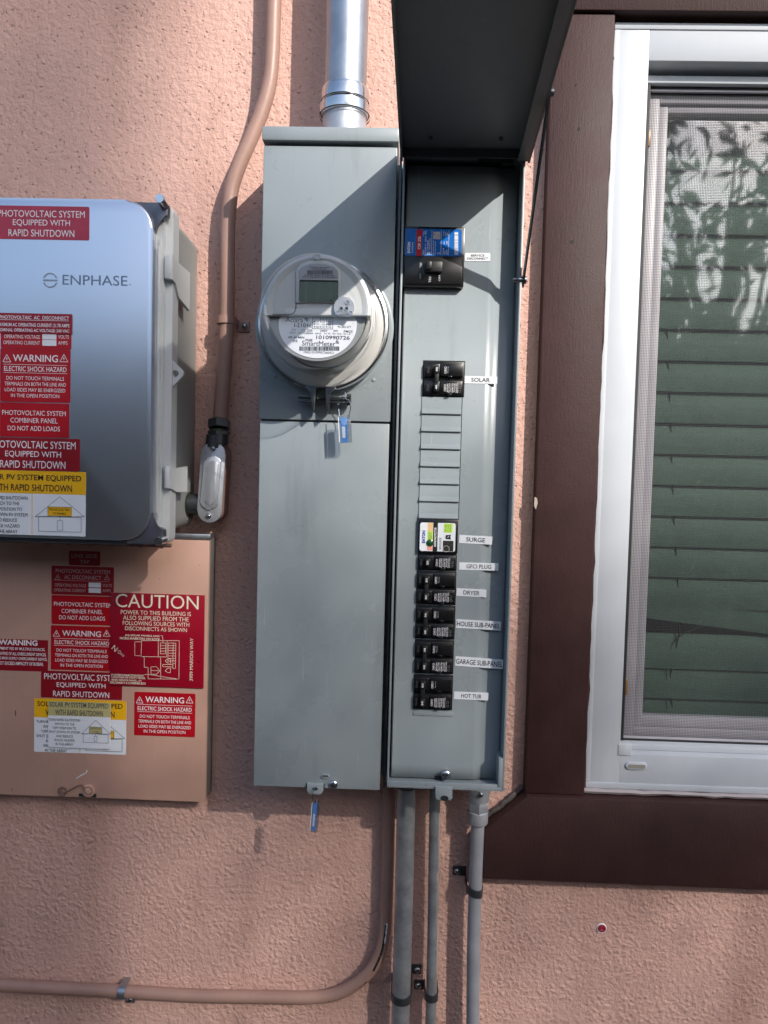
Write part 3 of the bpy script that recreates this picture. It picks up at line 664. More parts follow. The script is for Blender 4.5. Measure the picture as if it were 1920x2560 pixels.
# filler plates
fy = [549, 732, 914, 1095, 1277, 1457, 1639, 1815]; fxl = [395, 390, 385, 380, 374, 369, 363]; 
for i in range(7):
    cx, cz, W, H = RC('H', fxl[i], fy[i], fxl[i]+413, fy[i+1], DC+.001); H -= .0006
    z1_ = cz+H/2; z0_ = cz-H/2
    m_ = MB(); pr = [(z1_, DC-.001), (z1_, DC+.0008), (z1_-.0010, DC+.0014), (z1_-H*.66, DC+.0014), (z1_-H*.72, DC+.0019), (z0_+.0012, DC+.0046), (z0_+.0002, DC+.0040), (z0_, DC-.001)]
    vs = [(cx-W/2, -dd, zz_) for zz_, dd in pr]+[(cx+W/2-.0008, -dd, zz_) for zz_, dd in pr]; n = len(pr)
    m_.add(vs, [(i_, i_+1, i_+1+n, i_+n) for i_ in range(n-1)]+[tuple(range(n))[::-1], tuple(range(n, 2*n))]); m_.build('filler_plate', M_grey2, pan)
    m_ = MB(); m_.box(cx+W/2-.0008, cx+W/2+.0004, DC-.001, DC+.0006, z0_, z1_); m_.box(cx-W/2, cx+W/2, DC-.001, DC+.0006, z0_-.0008, z0_-.0001); m_.build('filler_gap', M_gap, pan)
q = RC('I', 300, 2066, 715, 2110, DC); m_ = MB(); m_.prism(rrect(q[0], q[1], q[2], q[3], .001), DC-.001, DC+.0014, .0006); m_.build('filler_plate', M_grey2, pan)
# surge protector
cx, cz, W, H = RC('I', 356, 75, 766, 430, DBK); dS = DBK+.0005
m_ = MB(); m_.box(cx-W/2, cx+W/2, DC-.02, dS, cz-H/2, cz+H/2, .0012); sp = m_.build('surge_protector', M_black, pan)
q = RC('I', 372, 112, 740, 408, dS); m_ = MB(); m_.prism(rrect(q[0], q[1], q[2], q[3], .003), dS-.0002, dS+.0004); m_.build('sticker', M_lwhite, sp)
D1 = dS+.0006
def patch(z, x0, y0, x1, y1, d, m, par, name='sticker_patch', r=.0005, th=.0001, label=None):
    q = RC(z, x0, y0, x1, y1, d); k = MB(); k.prism(rrect(q[0], q[1], q[2], q[3], r), d-th*2, d); return k.build(name, m, par, label, smooth=False)
patch('I', 508, 108, 556, 412, D1, M_black2, sp); patch('I', 455, 112, 508, 200, D1, M_peach, sp); patch('I', 450, 200, 505, 335, D1, M_green, sp); patch('I', 447, 335, 503, 398, D1, M_pink, sp)
patch('I', 620, 120, 712, 215, D1, M_green, sp); patch('I', 610, 298, 720, 408, D1, mat('hologram_dark', (.06, .06, .05), .2, .3, None, .5, 200), sp)
m_ = MB(); T(m_, 'I', 'EATON', 395, 192, 428, 322, D1+.0002, 90, .04); m_.build('lettering', M_eblue, sp, smooth=False)
m_ = MB(); T(m_, 'I', 'SURGE PROTECTOR', 520, 160, 543, 360, D1+.0002, 90, .03); m_.build('lettering', M_wink, sp, smooth=False)
m_ = MB(); T(m_, 'I', 'BRNSURGE', 572, 265, 595, 388, D1+.0002, 90); T(m_, 'I', 'PROTECTED', 462, 205, 476, 285, D1+.0003, 90); T(m_, 'I', 'WHEN LIT', 482, 212, 496, 290, D1+.0003, 90)
T(m_, 'I', 'TYPE 2 SPD', 632, 128, 648, 208, D1+.0003, 90); T(m_, 'I', 'UL Listed', 656, 130, 670, 205, D1+.0003, 90); T(m_, 'I', 'Protection', 680, 130, 694, 205, D1+.0003, 90)
m_.build('lettering', M_inkg, sp, smooth=False)
q = RC('I', 636, 233, 694, 287, D1); m_ = MB(); m_.sheet([(q[0]+x*q[2]/2, q[1]+z*q[3]/2) for x, z in ((-1, 0), (-.72, .8), (.3, .8), (1, .95), (.8, 0), (1, -.95), (.3, -.8), (-.72, -.8))], D1+.0002); m_.build('emblem', M_ink, sp, smooth=False)
m_ = MB(); m_.sheet([(q[0]+x*q[2]/2, q[1]+z*q[3]/2) for x, z in ((.55, .30), (-.1, .28), (.05, .0), (-.55, -.25), (.1, -.20), (-.05, .05))], D1+.0004); m_.build('emblem', M_wink, sp, smooth=False)
q = P('I', 475, 321, D1); m_ = MB(); m_.lathe(q.x, q.z, [(.0052, D1-.0004), (.005, D1+.0008), (.003, D1+.0018), (0, D1+.0022)], 24); m_.build('indicator', M_led, sp)
m_ = MB(); c_ = P('I', 645, 382, D1); o1 = circ(c_.x, c_.z, .0045, 24)
for p_, q_ in zip(o1, o1[1:]+o1[:1]): m_.line(p_, q_, .0005, D1+.0002)
m_.build('emblem', M_wink, sp, smooth=False)
# main breaker
cx, cz, W, H = RC('G', 176, 770, 736, 1306, DBK+.006); dM = DBK+.006
m_ = MB(); m_.box(cx-W/2, cx+W/2, DC-.02, dM, cz-H/2, cz+H/2, .0015)
mb_ = m_.build('main_breaker', M_black, pan)
q = RC('G', 192, 1040, 716, 1292, dM); m_ = MB(); m_.box(q[0]-q[2]/2, q[0]+q[2]/2, dM-.001, dM+.0018, q[1]-q[3]/2, q[1]+q[3]/2, .0012); m_.build('breaker_face', M_black, mb_)
q = RC('G', 375, 1090, 535, 1185, dM+.004); m_ = MB(); m_.box(q[0]-q[2]/2, q[0]+q[2]/2, dM, dM+.010, q[1]-q[3]/2, q[1]+q[3]/2, .0015); m_.box(q[0]-q[2]*.42, q[0]-q[2]*.1, dM+.008, dM+.017, q[1]-q[3]*.38, q[1]+q[3]*.38, .002); m_.build('toggle', M_black2, mb_)
q = RC('G', 198, 788, 710, 1028, dM+.0005); m_ = MB(); m_.prism(rrect(q[0], q[1], q[2], q[3], .003), dM-.0002, dM+.0006); m_.build('sticker', M_blue, mb_)
patch('G', 298, 790, 350, 1027, dM+.0008, M_red, mb_); 
dT = dM+.0011; m_ = MB()
T(m_, 'G', 'EATON', 217, 905, 242, 1003, dT, 90, .04); T(m_, 'G', 'Circuit Breaker', 254, 905, 268, 1003, dT, 90); T(m_, 'G', 'CSR 25k', 312, 850, 338, 968, dT, 90, .02)
for s_, x_, y0_, y1_ in (('200 A', 357, 975, 1020), ('120/240 V~  60Hz  40C', 378, 800, 1020), ('Cat. CSR2200N', 398, 890, 1020), ('Style 1890C81G03', 418, 872, 1020), ('Interrupting Capacity', 450, 890, 1018), ('Max. Sym. Amperes', 468, 900, 1018), ('kA', 490, 1000, 1015), ('25', 506, 1000, 1015), ('Terminals', 540, 960, 1018), ('Wire', 556, 985, 1018), ('60/75', 575, 978, 1018), ('Torque', 546, 805, 845), ('N-m', 562, 812, 845), ('28', 580, 820, 845), ('Line', 548, 900, 925), ('250', 575, 895, 925)):
    T(m_, 'G', s_, x_-1, y0_, x_+12, y1_, dT, 90)
T(m_, 'G', '1 Pole', 360, 805, 375, 850, dT, 90)
for x_ in (443, 530, 600): q = P('G', x_, 798, dT); q2 = P('G', x_-3, 1022, dT); m_.line((q.x, q.z), (q.x, q2.z), .0004, dT)
m_.build('lettering', M_wink, mb_, smooth=False)
q = RC('G', 453, 808, 520, 876, dT); m_ = MB(); m_.prism(rrect(q[0], q[1], q[2], q[3], .002), dM, dM+.0008); m_.build('sticker_patch', mat('foil_patch', (.5, .5, .52), .3, .4, None, .3, 300), mb_)
m_ = MB(); y_ = 812
while y_ < 1015:
    h_ = random.choice((3, 5, 5, 8, 12)); cx_, cz_, w_, hh = RC('G', 650, y_, 684, y_+h_, dT); m_.sheet(rrect(cx_, cz_, w_, hh, .00001, 1), dT); y_ += h_+random.choice((3, 4, 5))
m_.build('barcode', M_wink, mb_, smooth=False)
m_ = MB(); T(m_, 'G', '200', 330, 1095, 350, 1138, dM+.0022, 90); T(m_, 'G', 'ON', 326, 1195, 342, 1243, dM+.0022, 90); T(m_, 'G', 'TRIP', 414, 1215, 434, 1275, dM+.0022, 90); T(m_, 'G', 'OFF', 504, 1205, 520, 1262, dM+.0022, 90); m_.build('lettering', M_plastic, mb_, smooth=False)

# name stickers beside the breakers
def name_sticker(z, x0, y0, x1, y1, lines, rot, tw=.72, two=False, curl=0):
    cx, cz, W, H = RC(z, x0, y0, x1, y1, DC+.001); H *= .80 if not two else .88; d0 = DC+.0006
    m_ = MB(); m_.prism(rot2(rrect(cx, cz, W, H, .0018 if two else .0002), cx, cz, rot), DC-.001, d0); o = m_.build('name_sticker', M_tape, pan, 'white sticker reading '+' '.join(lines), smooth=False)
    t_ = MB(); n = len(lines)
    for i, s_ in enumerate(lines):
        ww = W*(tw if isinstance(tw, float) else tw[i]); hh = H*(.54 if n == 1 else .27); off = (0 if n == 1 else (.5-i)*H*.38)
        p_ = rot2([(cx, cz+off)], cx, cz, rot)[0]; text(t_, s_, p_[0], p_[1], ww, hh, d0+.0003, rot, .008)
    t_.build('lettering', M_ink, o, smooth=False)
name_sticker('G', 748, 1000, 978, 1082, ['SERVICE', 'DISCONNECT'], 1.0, (.54, .82), True)
name_sticker('H', 832, 325, 1172, 419, ['SOLAR'], .2, .56)
name_sticker('I', 780, 236, 1122, 341, ['SURGE'], -1.4, .57)
name_sticker('I', 780, 518, 1186, 614, ['GFCI PLUG'], .2, .63)
name_sticker('I', 752, 788, 1062, 888, ['DRYER'], -1.4, .54)
name_sticker('I', 747, 1113, 1213, 1228, ['HOUSE SUB-PANEL'], -1.8, .96)
name_sticker('I', 738, 1502, 1238, 1626, ['GARAGE SUB-PANEL'], -2.4, .97)
name_sticker('I', 725, 1860, 1083, 1959, ['HOT TUB'], -.6, .58)

# ================================================================== METER
em = empty('electric_meter', (mc.x, -DF, mc.z), 'round smart electric meter in clear cover with a grey lcd', 'electric meter')
d0 = DF+.003
m_ = MB(); m_.lathe(mc.x, mc.z, [(.0905, d0+.004), (.0925, d0+.006), (.0930, d0+.016), (.0915, d0+.020), (.0885, d0+.021), (.0868, d0+.018), (.0862, d0+.010)], 128, R_(-86), R_(266))
ring = m_.build('sealing_ring', M_chrome, em)
m_ = MB(); m_.lathe(mc.x, mc.z, [(.088, d0+.003), (.0868, d0+.016), (.0835, d0+.0185), (.077, d0+.020), (.070, d0+.024), (.060, d0+.025)], 96); m_.build('base', mat('meter_base', (.52, .51, .49), .4), em)
# clamp lugs and bolt
for sx in (-1, 1):
    z_ = mc.z-.0905; x_ = mc.x + sx*.0093-.001; s0 = 2.6
    m_ = MB(); m_.prism([(x_-sx*.0028, z_+.004), (x_+sx*.012, z_+.004), (x_+sx*.013, z_-.0), (x_+sx*.0042, z_-.004), (x_+sx*.0036, z_-.017), (x_+sx*.0032, z_-.030), (x_+sx*.0, z_-.033), (x_-sx*.0015, z_-.028)], d0+.006, d0+.022, .0012); m_.build('clamp_lug', M_dkmetal, em)
    m_ = MB(); m_.box(mc.x+sx*.011, mc.x+sx*(.034 if sx < 0 else .030), d0+.010, d0+.018, z_-.013, z_-.008, .001); m_.box(mc.x+sx*.011, mc.x+sx*.033, d0+.008, d0+.019, z_-.0185, z_-.0168, .0005); m_.build('clamp_bracket', M_dkmetal, em)
zb = mc.z-.1035
pth = [(mc.x-.012+.024*i/90+.0, -(d0+.014), zb) for i in range(91)]
m_ = MB(); m_.tube(pth, [.0030+.0007*math.sin(i*1.3) for i in range(91)], 12); m_.tube([(mc.x+.010, -(d0+.014), zb), (mc.x+.036, -(d0+.014), zb)], .0035, 14); m_.build('clamp_bolt', M_dkmetal, em)
m_ = MB(); n = 28; 
pr = []
for i in range(n): a_ = 2*math.pi*i/n; r_ = .0082 if i % 2 else .0068; pr.append((r_*math.cos(a_), r_*math.sin(a_)))
vs = [(mc.x+.036, -(d0+.014)+y_, zb+z_) for y_, z_ in pr]+[(mc.x+.0415, -(d0+.014)+y_, zb+z_) for y_, z_ in pr]
m_.add(vs, [(i, (i+1) % n, (i+1) % n+n, i+n) for i in range(n)]+[tuple(range(n)), tuple(range(n, 2*n))[::-1]]); m_.build('bolt_head', M_dkmetal, em)
# front parts are placed at the depth where they sit
dG = .243; fc = P('F', 795, 708, dG); rG = L('F', 556, dG)
rB = .0735
m_ = MB(); m_.lathe(fc.x, fc.z, [(.064, d0+.020), (.064, d0+.045), (.0625, d0+.085)], 96); m_.build('body', mat('meter_body', (.50, .50, .48), .5, 0, None, .1, 40), em)
dH = dG-.010; q = P('F', 795, 708, dH)
# dark coil ring low in the body, seen through the cover
m_ = MB(); m_.lathe(fc.x, fc.z, [(.0655, d0+.034), (.0655, d0+.044), (.0645, d0+.0445)], 96); m_.build('body_band', mat('meter_band', (.10, .10, .10), .5, 0, None, .3, 60), em)
def fpt(X, Y, d): p_ = P('F', X, Y, d); return (p_.x, p_.z)
rH = L('F', 530, dH)
# upper housing: a disc segment down to the step line, its raised rim, the reading window
hc = fpt(795, 708, dH)
def arcpts(r, y_cut_l, y_cut_r, n=64):
    zl = fpt(300, y_cut_l, dH)[1]-hc[1]; zr = fpt(1300, y_cut_r, dH)[1]-hc[1]
    a0 = math.degrees(math.asin(zr/r)); a1 = 180-math.degrees(math.asin(zl/r)); return circ(hc[0], hc[1], r, n, a0, a1)
m_ = MB(); m_.prism(arcpts(rH, 770, 775), dH-.030, dH, .0015); m_.build('housing', M_plastic, em)
a_out = arcpts(rH*1.035, 770, 775); a_in = arcpts(rH*.86, 770, 775)
m_ = MB(); vs = [(x, -(dH), z) for x, z in a_out]+[(x, -(dH+.0025), z) for x, z in [( (o[0]*.6+i_[0]*.4), (o[1]*.6+i_[1]*.4)) for o, i_ in zip(a_out, a_in)]]+[(x, -(dH+.0002), z) for x, z in a_in]+[(x, -(dH-.02), z) for x, z in a_out]
n = len(a_out); fs = []
for i in range(n-1): fs += [(i, i+1, n+i+1, n+i), (n+i, n+i+1, 2*n+i+1, 2*n+i), (3*n+i, 3*n+i+1, i+1, i)]
m_.add(vs, fs); m_.build('housing_rim', M_plastic, em)
bz = RC('F', 572, 215, 1028, 648, dH); 
pl = [fpt(x, y, dH) for x, y in ((574, 648), (574, 330), (590, 290), (640, 245), (720, 222), (800, 215), (880, 222), (955, 245), (1010, 290), (1028, 330), (1028, 648))]
m_ = MB(); m_.prism(pl, dH, dH+.003, .0012); bzo = m_.build('display_bezel', M_plastic, em)
pl = [fpt(x, y, dH+.003) for x, y in ((603, 400), (597, 320), (630, 278), (720, 250), (800, 243), (880, 250), (965, 278), (1003, 320), (1005, 400))]
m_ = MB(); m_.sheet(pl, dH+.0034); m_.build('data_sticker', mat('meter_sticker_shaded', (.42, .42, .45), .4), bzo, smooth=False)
m_ = MB(); x_ = 690
while x_ < 945:
    w_ = random.choice((3, 4, 6)); c4 = RC('F', x_, 310, x_+w_, 352, dH+.0037); m_.sheet(rrect(*c4, .00001, 1), dH+.0037); x_ += w_+random.choice((4, 5, 7))
for s_, x0_, x1_, y0_, y1_ in (('Aclara Meters Somersworth', 713, 915, 272, 287), ('LFC1000 MODEL SGMU', 738, 890, 292, 305), ('25701000  SERIAL NO 14014000', 660, 965, 357, 370), ('FCC ID: OWS-NIC714  IC: 5975A-NIC714', 642, 988, 374, 390)):
    T(m_, 'F', s_, x0_, y0_, x1_, y1_, dH+.0037)
m_.build('lettering', M_ink, bzo, smooth=False)
m_ = MB(); q = RC('F', 608, 412, 1005, 636, dH+.003); m_.prism(rrect(q[0], q[1], q[2], q[3], .002), dH+.0028, dH+.0036); m_.build('lcd', M_lcd, bzo)
m_ = MB(); q = RC('F', 612, 414, 1002, 430, dH+.003); m_.sheet(rrect(q[0], q[1], q[2], q[3], .0005), dH+.0038)
for X, Y, r_ in ((933, 616, 10), (963, 590, 7), (995, 577, 6)): p_ = fpt(X, Y, dH+.004); m_.sheet(circ(*p_, L('F', r_, dH), 10), dH+.0039)
m_.build('lcd_marks', M_ink, bzo, smooth=False)
m_ = MB(); pl = [fpt(*p_, dH) for p_ in [(574, 330), (574, 690), (566, 725), (545, 750), (510, 762), (245, 764)]]
for a_, b_ in zip(pl, pl[1:]): m_.line(a_, b_, .0012, dH+.0006)
m_.build('seam', mat('seam_grey', (.20, .20, .20), .6), em, smooth=False)
m_ = MB(); q = RC('F', 752, 155, 848, 205, dH); m_.prism(rrect(q[0], q[1], q[2], q[3], .001), dH, dH+.0032, .0006)
m_.lathe(q[0], q[1], [(.0042, dH+.0032), (.004, dH+.0042), (.003, dH+.0042), (.0028, dH+.0034)], 20); m_.build('catch', M_plastic, em)
# optical port
q = P('F', 1067, 690, dH+.004); rp = L('F', 104, dH+.004)
m_ = MB(); pl = [p_ for p_ in circ(q.x, q.z, rp, 48) if p_[1] > q.z-rp*.82]; m_.prism(pl, dH-.005, dH+.005, .0012); op = m_.build('optical_port', M_cast, em)
for X, Y, r_, kind in ((1103, 640, 26, 0), (998, 744, 24, 0), (1132, 746, 24, 0), (1038, 703, 24, 1), (1093, 703, 24, 1)):
    p_ = P('F', X, Y, dH+.005); r2 = L('F', r_, dH)
    m_ = MB(); m_.lathe(p_.x, p_.z, [(r2, dH+.0051), (r2*.95, dH+.0062), (r2*.72, dH+.0062), (r2*.68, dH+.0052)], 24); m_.build('port_pin', M_cast, op)
    m_ = MB(); m_.sheet(circ(p_.x, p_.z, r2*.68, 20), dH+.0054); m_.build('port_hole', M_gap if kind else M_galv, op, smooth=False)
# lower label plate, deeper
dP = dG-.018
def labarc(n=40):
    c_ = (795, 785); o = []
    for i in range(n+1):
        a = math.pi*i/n; o.append(fpt(c_[0]+400*math.cos(a), 868+342*math.sin(a), dP))
    return o
m_ = MB(); m_.prism([fpt(795+490*math.cos(math.pi*i/48), 780+460*math.sin(math.pi*i/48), dP-.002) for i in range(49)], dP-.03, dP-.0008, .001); m_.build('face_plate', mat('face_grey', (.27, .28, .28), .5), em)
m_ = MB(); m_.prism([fpt(395, 868, dP)]+[fpt(400, 810, dP), fpt(415, 778, dP), fpt(1175, 790, dP), fpt(1195, 830, dP)]+labarc(), dP-.002, dP); lab = m_.build('data_label', M_lwhite, em, smooth=False)
t_ = MB(); dd = dP+.0003
for s_, x0_, y0_, x1_, y1_, bo_ in (('Aclara', 468, 795, 645, 842, .0), ('I-210+c', 555, 852, 733, 893, .01), ('V2', 840, 803, 868, 818, .008), ('F2', 908, 803, 934, 818, .008), ('J2', 782, 830, 808, 845, .008), ('U2', 840, 830, 870, 845, .008), ('N2', 908, 830, 936, 845, .008), ('T2', 782, 855, 808, 870, .008), ('K2', 840, 857, 870, 872, .008), ('E2', 906, 857, 934, 872, .008), ('R2', 782, 883, 812, 898, .008), ('A2', 842, 883, 870, 898, .008), ('Q2', 906, 885, 936, 900, .008),
      ('93 255 677', 1002, 880, 1138, 900, .008), ('5.0', 530, 910, 568, 927, 0), ('CL 200', 630, 914, 740, 938, .008), ('240V', 820, 918, 897, 940, .008), ('3W', 957, 920, 1005, 942, .008), ('FM2S', 1064, 925, 1153, 948, .008), ('0421', 508, 940, 568, 957, 0), ('727XC88009', 597, 946, 746, 962, .004), ('60HZ', 770, 950, 832, 965, .004), ('TA 30', 857, 950, 925, 965, .004), ('Kh 10.0', 948, 952, 1038, 968, .004), ('Kt 1.0', 1062, 953, 1132, 970, .004),
      ('AR 60 MIN', 490, 985, 658, 1008, .012), ('1010990726', 782, 980, 1123, 1018, .014), ('DS', 543, 1022, 588, 1046, .01), ('PG&E', 672, 1012, 743, 1038, .014), ('SmartMeter', 636, 1034, 978, 1085, 0), ('1NG10109907260421', 655, 1140, 962, 1163, .0)):
    T(t_, 'F', s_, x0_, y0_, x1_, y1_, dd, 0, bo_)
frame_line(t_, 'F', 743, 793, 950, 908, dd, 4)
for X, Y in ((826, 809), (888, 809), (765, 835), (826, 837), (888, 837), (765, 861), (888, 863), (765, 888), (826, 889), (888, 889)): t_.sheet(circ(*fpt(X, Y, dd), L('F', 7, dd), 12), dd)
x_ = 608
while x_ < 1012:
    w_ = random.choice((5, 7, 9, 12)); c4 = RC('F', x_, 1090, x_+w_, 1134, dd); t_.sheet(rrect(*c4, .00001, 1), dd); x_ += w_+random.choice((4, 5, 6))
c_ = fpt(680, 818, dd)
for r_ in (1,):
    o1 = circ(c_[0], c_[1], L('F', 20, dd), 14, -20, 160); i1 = circ(c_[0]+.0006, c_[1]-.001, L('F', 13, dd), 14, -10, 170); t_.sheet(o1+i1[::-1], dd)
t_.sheet(circ(c_[0]+.0008, c_[1]-.0012, L('F', 8, dd), 12), dd+.0001)
for r_ in (10, 20, 30): 
    o1 = circ(*fpt(978, 1058, dd), L('F', r_+2, dd), 10, -5, 75)
    for a_, b_ in zip(o1, o1[1:]): t_.line(a_, b_, L('F', 5, dd), dd)
t_.build('lettering', M_ink, lab, smooth=False)
# clear cover
def lerpc(t): return (fc.x*(t)+mc.x*(1-t), fc.z*t+mc.z*(1-t))
m_ = MB(); m_.lathe(mc.x, mc.z, [(.0855, d0+.019), (.083, d0+.0205), (.0800, d0+.026), (.0775, d0+.045), (.0755, d0+.085), (.0745, d0+.100), (.0725, d0+.108), (.0690, dG+.001), (.066, dG+.0025), (.064, dG+.001), (.060, dG-.0005), (.0, dG-.0005)], 128); m_.build('clear_cover', M_dome, em)

# ---------------- seal tags
def seal(name, z, x0, y0, x1, y1, d, top, label, lean, edge=1.0):
    cx, cz, W, H = RC(z, x0, y0, x1, y1, d)
    o = empty(name, (cx, -d, cz+H/2), label, 'seal tag', 'blue and clear seal tags')
    m_ = MB(); m_.prism(rot2(rrect(cx, cz, W*.92, H*.95, .002), cx, cz, lean), d-.0028, d+.0028, .0008); m_.build('clear_case', M_clear, o)
    m_ = MB(); m_.prism(rot2(rrect(cx-.06*W, cz-.02*H, W*.42, H*.86, .001), cx, cz, lean), d-.0015, d+.0012); m_.build('insert', mat('seal_blue', (.10, .30, .72), .3), o)
    m_ = MB(); m_.prism(rot2(rrect(cx-.10*W, cz-.10*H, W*.22, H*.40, .001), cx, cz, lean), d+.0013, d+.0018); m_.prism(rot2(rrect(cx-.42*W, cz, W*.05, H*.9, .0005), cx, cz, lean), d-.001, d+.003); m_.build('insert', M_lwhite, o)
    m_ = MB(); text(m_, 'J15 4471', cx+.22*W, cz, H*.6, W*.13, d+.0032, 90); m_.build('lettering', M_inkg, o, smooth=False)
    for pp in top:
        m_ = MB(); m_.tube(spline([P(z, a_, b_, c_) for a_, b_, c_ in pp], 6), .0006, 6); m_.build('wire', M_screwm, o)
    return o
dk = d0+.022
seal('seal_tag', 'F', 1003, 1795, 1150, 2085, dk, [[(1075, 1560, dk), (1082, 1620, dk+.004), (1118, 1650, dk+.006), (1132, 1720, dk+.004), (1115, 1800, dk)], [(1010, 1730, dk), (1018, 1810, dk)]], 'blue and clear seal tag hanging below the round meter', 4)
seal('seal_tag', 'J', 384, 482, 434, 660, DF+.006, [[(415, 405, DF+.008), (400, 430, DF+.010), (396, 470, DF+.007), (405, 500, DF+.006)], [(424, 465, DF+.006), (420, 490, DF+.006)]], 'blue seal tag hanging from the hasp under the tall grey cover', -3)

# ================================================================== SERVICE CONDUIT ON TOP
cd = .068
t0, t1 = P('S', 753, -160, cd), P('S', 746, 225, cd); r_c = L('S', 46, cd)
cx = (lx0+lx1)/2+.018; cx = P('S', 745, 240, cd).x
cp = empty('service_conduit', (cx, -cd, capz1), 'wide shiny steel conduit rising from the top of the grey panel', 'conduit')
m_ = MB(); m_.tube([(cx, -cd, capz1+.02), (cx+.002, -cd, capz1+.6)], r_c*.96, 48); m_.build('pipe', M_galv, cp)
z3 = P('S', 745, 272, cd).z; z2 = P('S', 745, 236, cd).z; z1 = P('S', 745, 196, cd).z
m_ = MB(); m_.lathe(cx, 0, [(r_c*1.08, capz1-.002), (r_c*1.08, capz1+.012), (r_c*1.0, capz1+.016), (r_c, z2-.006)], 64, axis='z', base=cd); m_.build('hub', M_cast, cp)
m_ = MB(); m_.lathe(cx, 0, [(r_c*1.02, z2-.012), (r_c*1.13, z2-.010), (r_c*1.15, z2-.004), (r_c*1.15, z2+.003), (r_c*1.08, z2+.006), (r_c*1.0, z2+.007)], 64, axis='z', base=cd); m_.build('locknut', M_chrome, cp)
m_ = MB(); m_.lathe(cx, 0, [(r_c*1.03, z2+.006), (r_c*1.10, z2+.008), (r_c*1.10, z1-.004), (r_c*1.06, z1), (r_c*.97, z1+.001)], 64, axis='z', base=cd); m_.build('collar', M_chrome, cp)
m_ = MB(); m_.lathe(cx, 0, [(r_c*1.16, z2-.0128), (r_c*1.17, z2-.0118), (r_c*1.16, z2-.0108)], 64, axis='z', base=cd); m_.lathe(cx, 0, [(r_c*1.11, z2+.0068), (r_c*1.12, z2+.0075), (r_c*1.11, z2+.0082)], 64, axis='z', base=cd); m_.build('gasket', M_gap, cp)

# ================================================================== PAINTED CONDUIT, UPPER LEFT
pd = .030
pts = [P('A', 1190, -330, pd), P('A', 1187, -150, pd), P('A', 1182, 60, pd), P('A', 1176, 230, pd), P('A', 1164, 360, pd), P('A', 1132, 480, pd), P('A', 1083, 600, pd), P('A', 1035, 710, pd), P('A', 1002, 810, pd), P('A', 990, 900, pd), P('A', 984, 1010, pd), P('S', 490, 700, pd), P('S', 476, 905, pd)]
pr_ = L('S', 15.6, pd)
up_ = empty('painted_conduit', tuple(pts[-1]), 'tan painted conduit bending down beside the left box to a metal fitting', 'conduit')
m_ = MB(); m_.tube(spline(pts, 8), pr_, 24); m_.build('pipe', M_tanpipe, up_)
s0 = P('S', 488, 692, pd)
def strap_on(name, p, r, ear, label, m, cat='pipe strap', tilt=0, group=None, hdr=True):
    """one-hole strap: a band over the pipe and an ear with a screw; p on the pipe's axis, ear = offset to the screw"""
    o = empty(name, tuple(p), label, cat, group)
    dep = -p.y; w_ = .012; n = 20; vs = []; fs = []
    horiz = abs(ear[0]) > abs(ear[1])
    for i in range(n+1):
        a = math.pi*i/n
        for (rr) in (r+.0006, r+.0026):
            for sgn in (-1, 1):
                off = rr*math.cos(a); out = rr*math.sin(a)
                if horiz: vs.append((p.x+off, -(dep+out), p.z+sgn*w_/2+off*tilt))
                else: vs.append((p.x+sgn*w_/2+off*tilt, -(dep+out), p.z+off))
    for i in range(n):
        k0 = i*4; k1 = k0+4
        fs += [(k0, k0+1, k1+1, k1), (k0+2, k1+2, k1+3, k0+3), (k0, k1, k1+2, k0+2), (k0+1, k0+3, k1+3, k1+1)]
    fs += [(0, 2, 3, 1), (n*4, n*4+1, n*4+3, n*4+2)]
    # rib down the middle
    b_ = MB(); b_.add(vs, fs)
    for sg in (-1, 1):
        if horiz: b_.box(p.x+sg*(r+.0006), p.x+sg*(r+.0026), 0, dep, p.z-w_/2, p.z+w_/2)
        else: b_.box(p.x-w_/2, p.x+w_/2, 0, dep, p.z+sg*(r+.0006), p.z+sg*(r+.0026))
    ex, ez = p.x+ear[0], p.z+ear[1]
    if horiz: b_.box(p.x+math.copysign(r+.001, ear[0]), ex+math.copysign(.007, ear[0]), .001, .0032, ez-.008, ez+.008, .0008)
    else: b_.box(ex-.008, ex+.008, .001, .0032, p.z+math.copysign(r+.001, ear[1]), ez+math.copysign(.007, ear[1]), .0008)
    b_.build('band', m, o)
    screw(o, ex, ez, .0035, .0048, True, 35)
    return o
strap_on('pipe_strap', s0, pr_, (.0245, -.004), 'tan painted strap with screw holding the bent painted conduit', M_tanpipe, group='straps holding pipes')

# ---------------- conduit body (LB)
ld = .040
lbt, lbb = P('D', 1580, 655, ld+.014), P('D', 1545, 1160, ld+.014)
lc = (lbt+lbb)/2; lw = L('D', 92, ld+.014)
lb = empty('conduit_body', tuple(lc), 'silver cast metal conduit elbow with oval cover left of the panel', 'conduit fitting')
ang = math.degrees(math.atan2(lbt.x-lbb.x, lbt.z-lbb.z)); hl = (lbt-lbb).length/2+.0098
def caps(sc_, n=14, w_=None):
    w2 = (w_ or lw)*sc_; h2 = hl-(1-sc_)*lw; o = []
    for i in range(n+1): a = math.pi*i/n; o.append((lc.x+w2*math.cos(a), lc.z+(h2-w2)+w2*math.sin(a)))
    for i in range(n+1): a = math.pi+math.pi*i/n; o.append((lc.x+w2*math.cos(a), lc.z-(h2-w2)+w2*math.sin(a)))
    return rot2(o, lc.x, lc.z, -ang)
m_ = MB(); m_.prism(caps(.97), .008, ld+.008, .003, 3); m_.build('housing', M_tanpipe, lb)
m_ = MB(); m_.prism(caps(1.0), ld+.0085, ld+.012, .0012, 2); m_.prism([(lc.x+(x-lc.x)*1, lc.z+(z-lc.z)*.74) for x, z in caps(.70)], ld+.0115, ld+.015, .0022, 3)
m_.prism([(lc.x+.0015+(x-lc.x)*1, lc.z+(z-lc.z)*.66) for x, z in caps(.42)], ld+.0145, ld+.0163, .0012, 2)
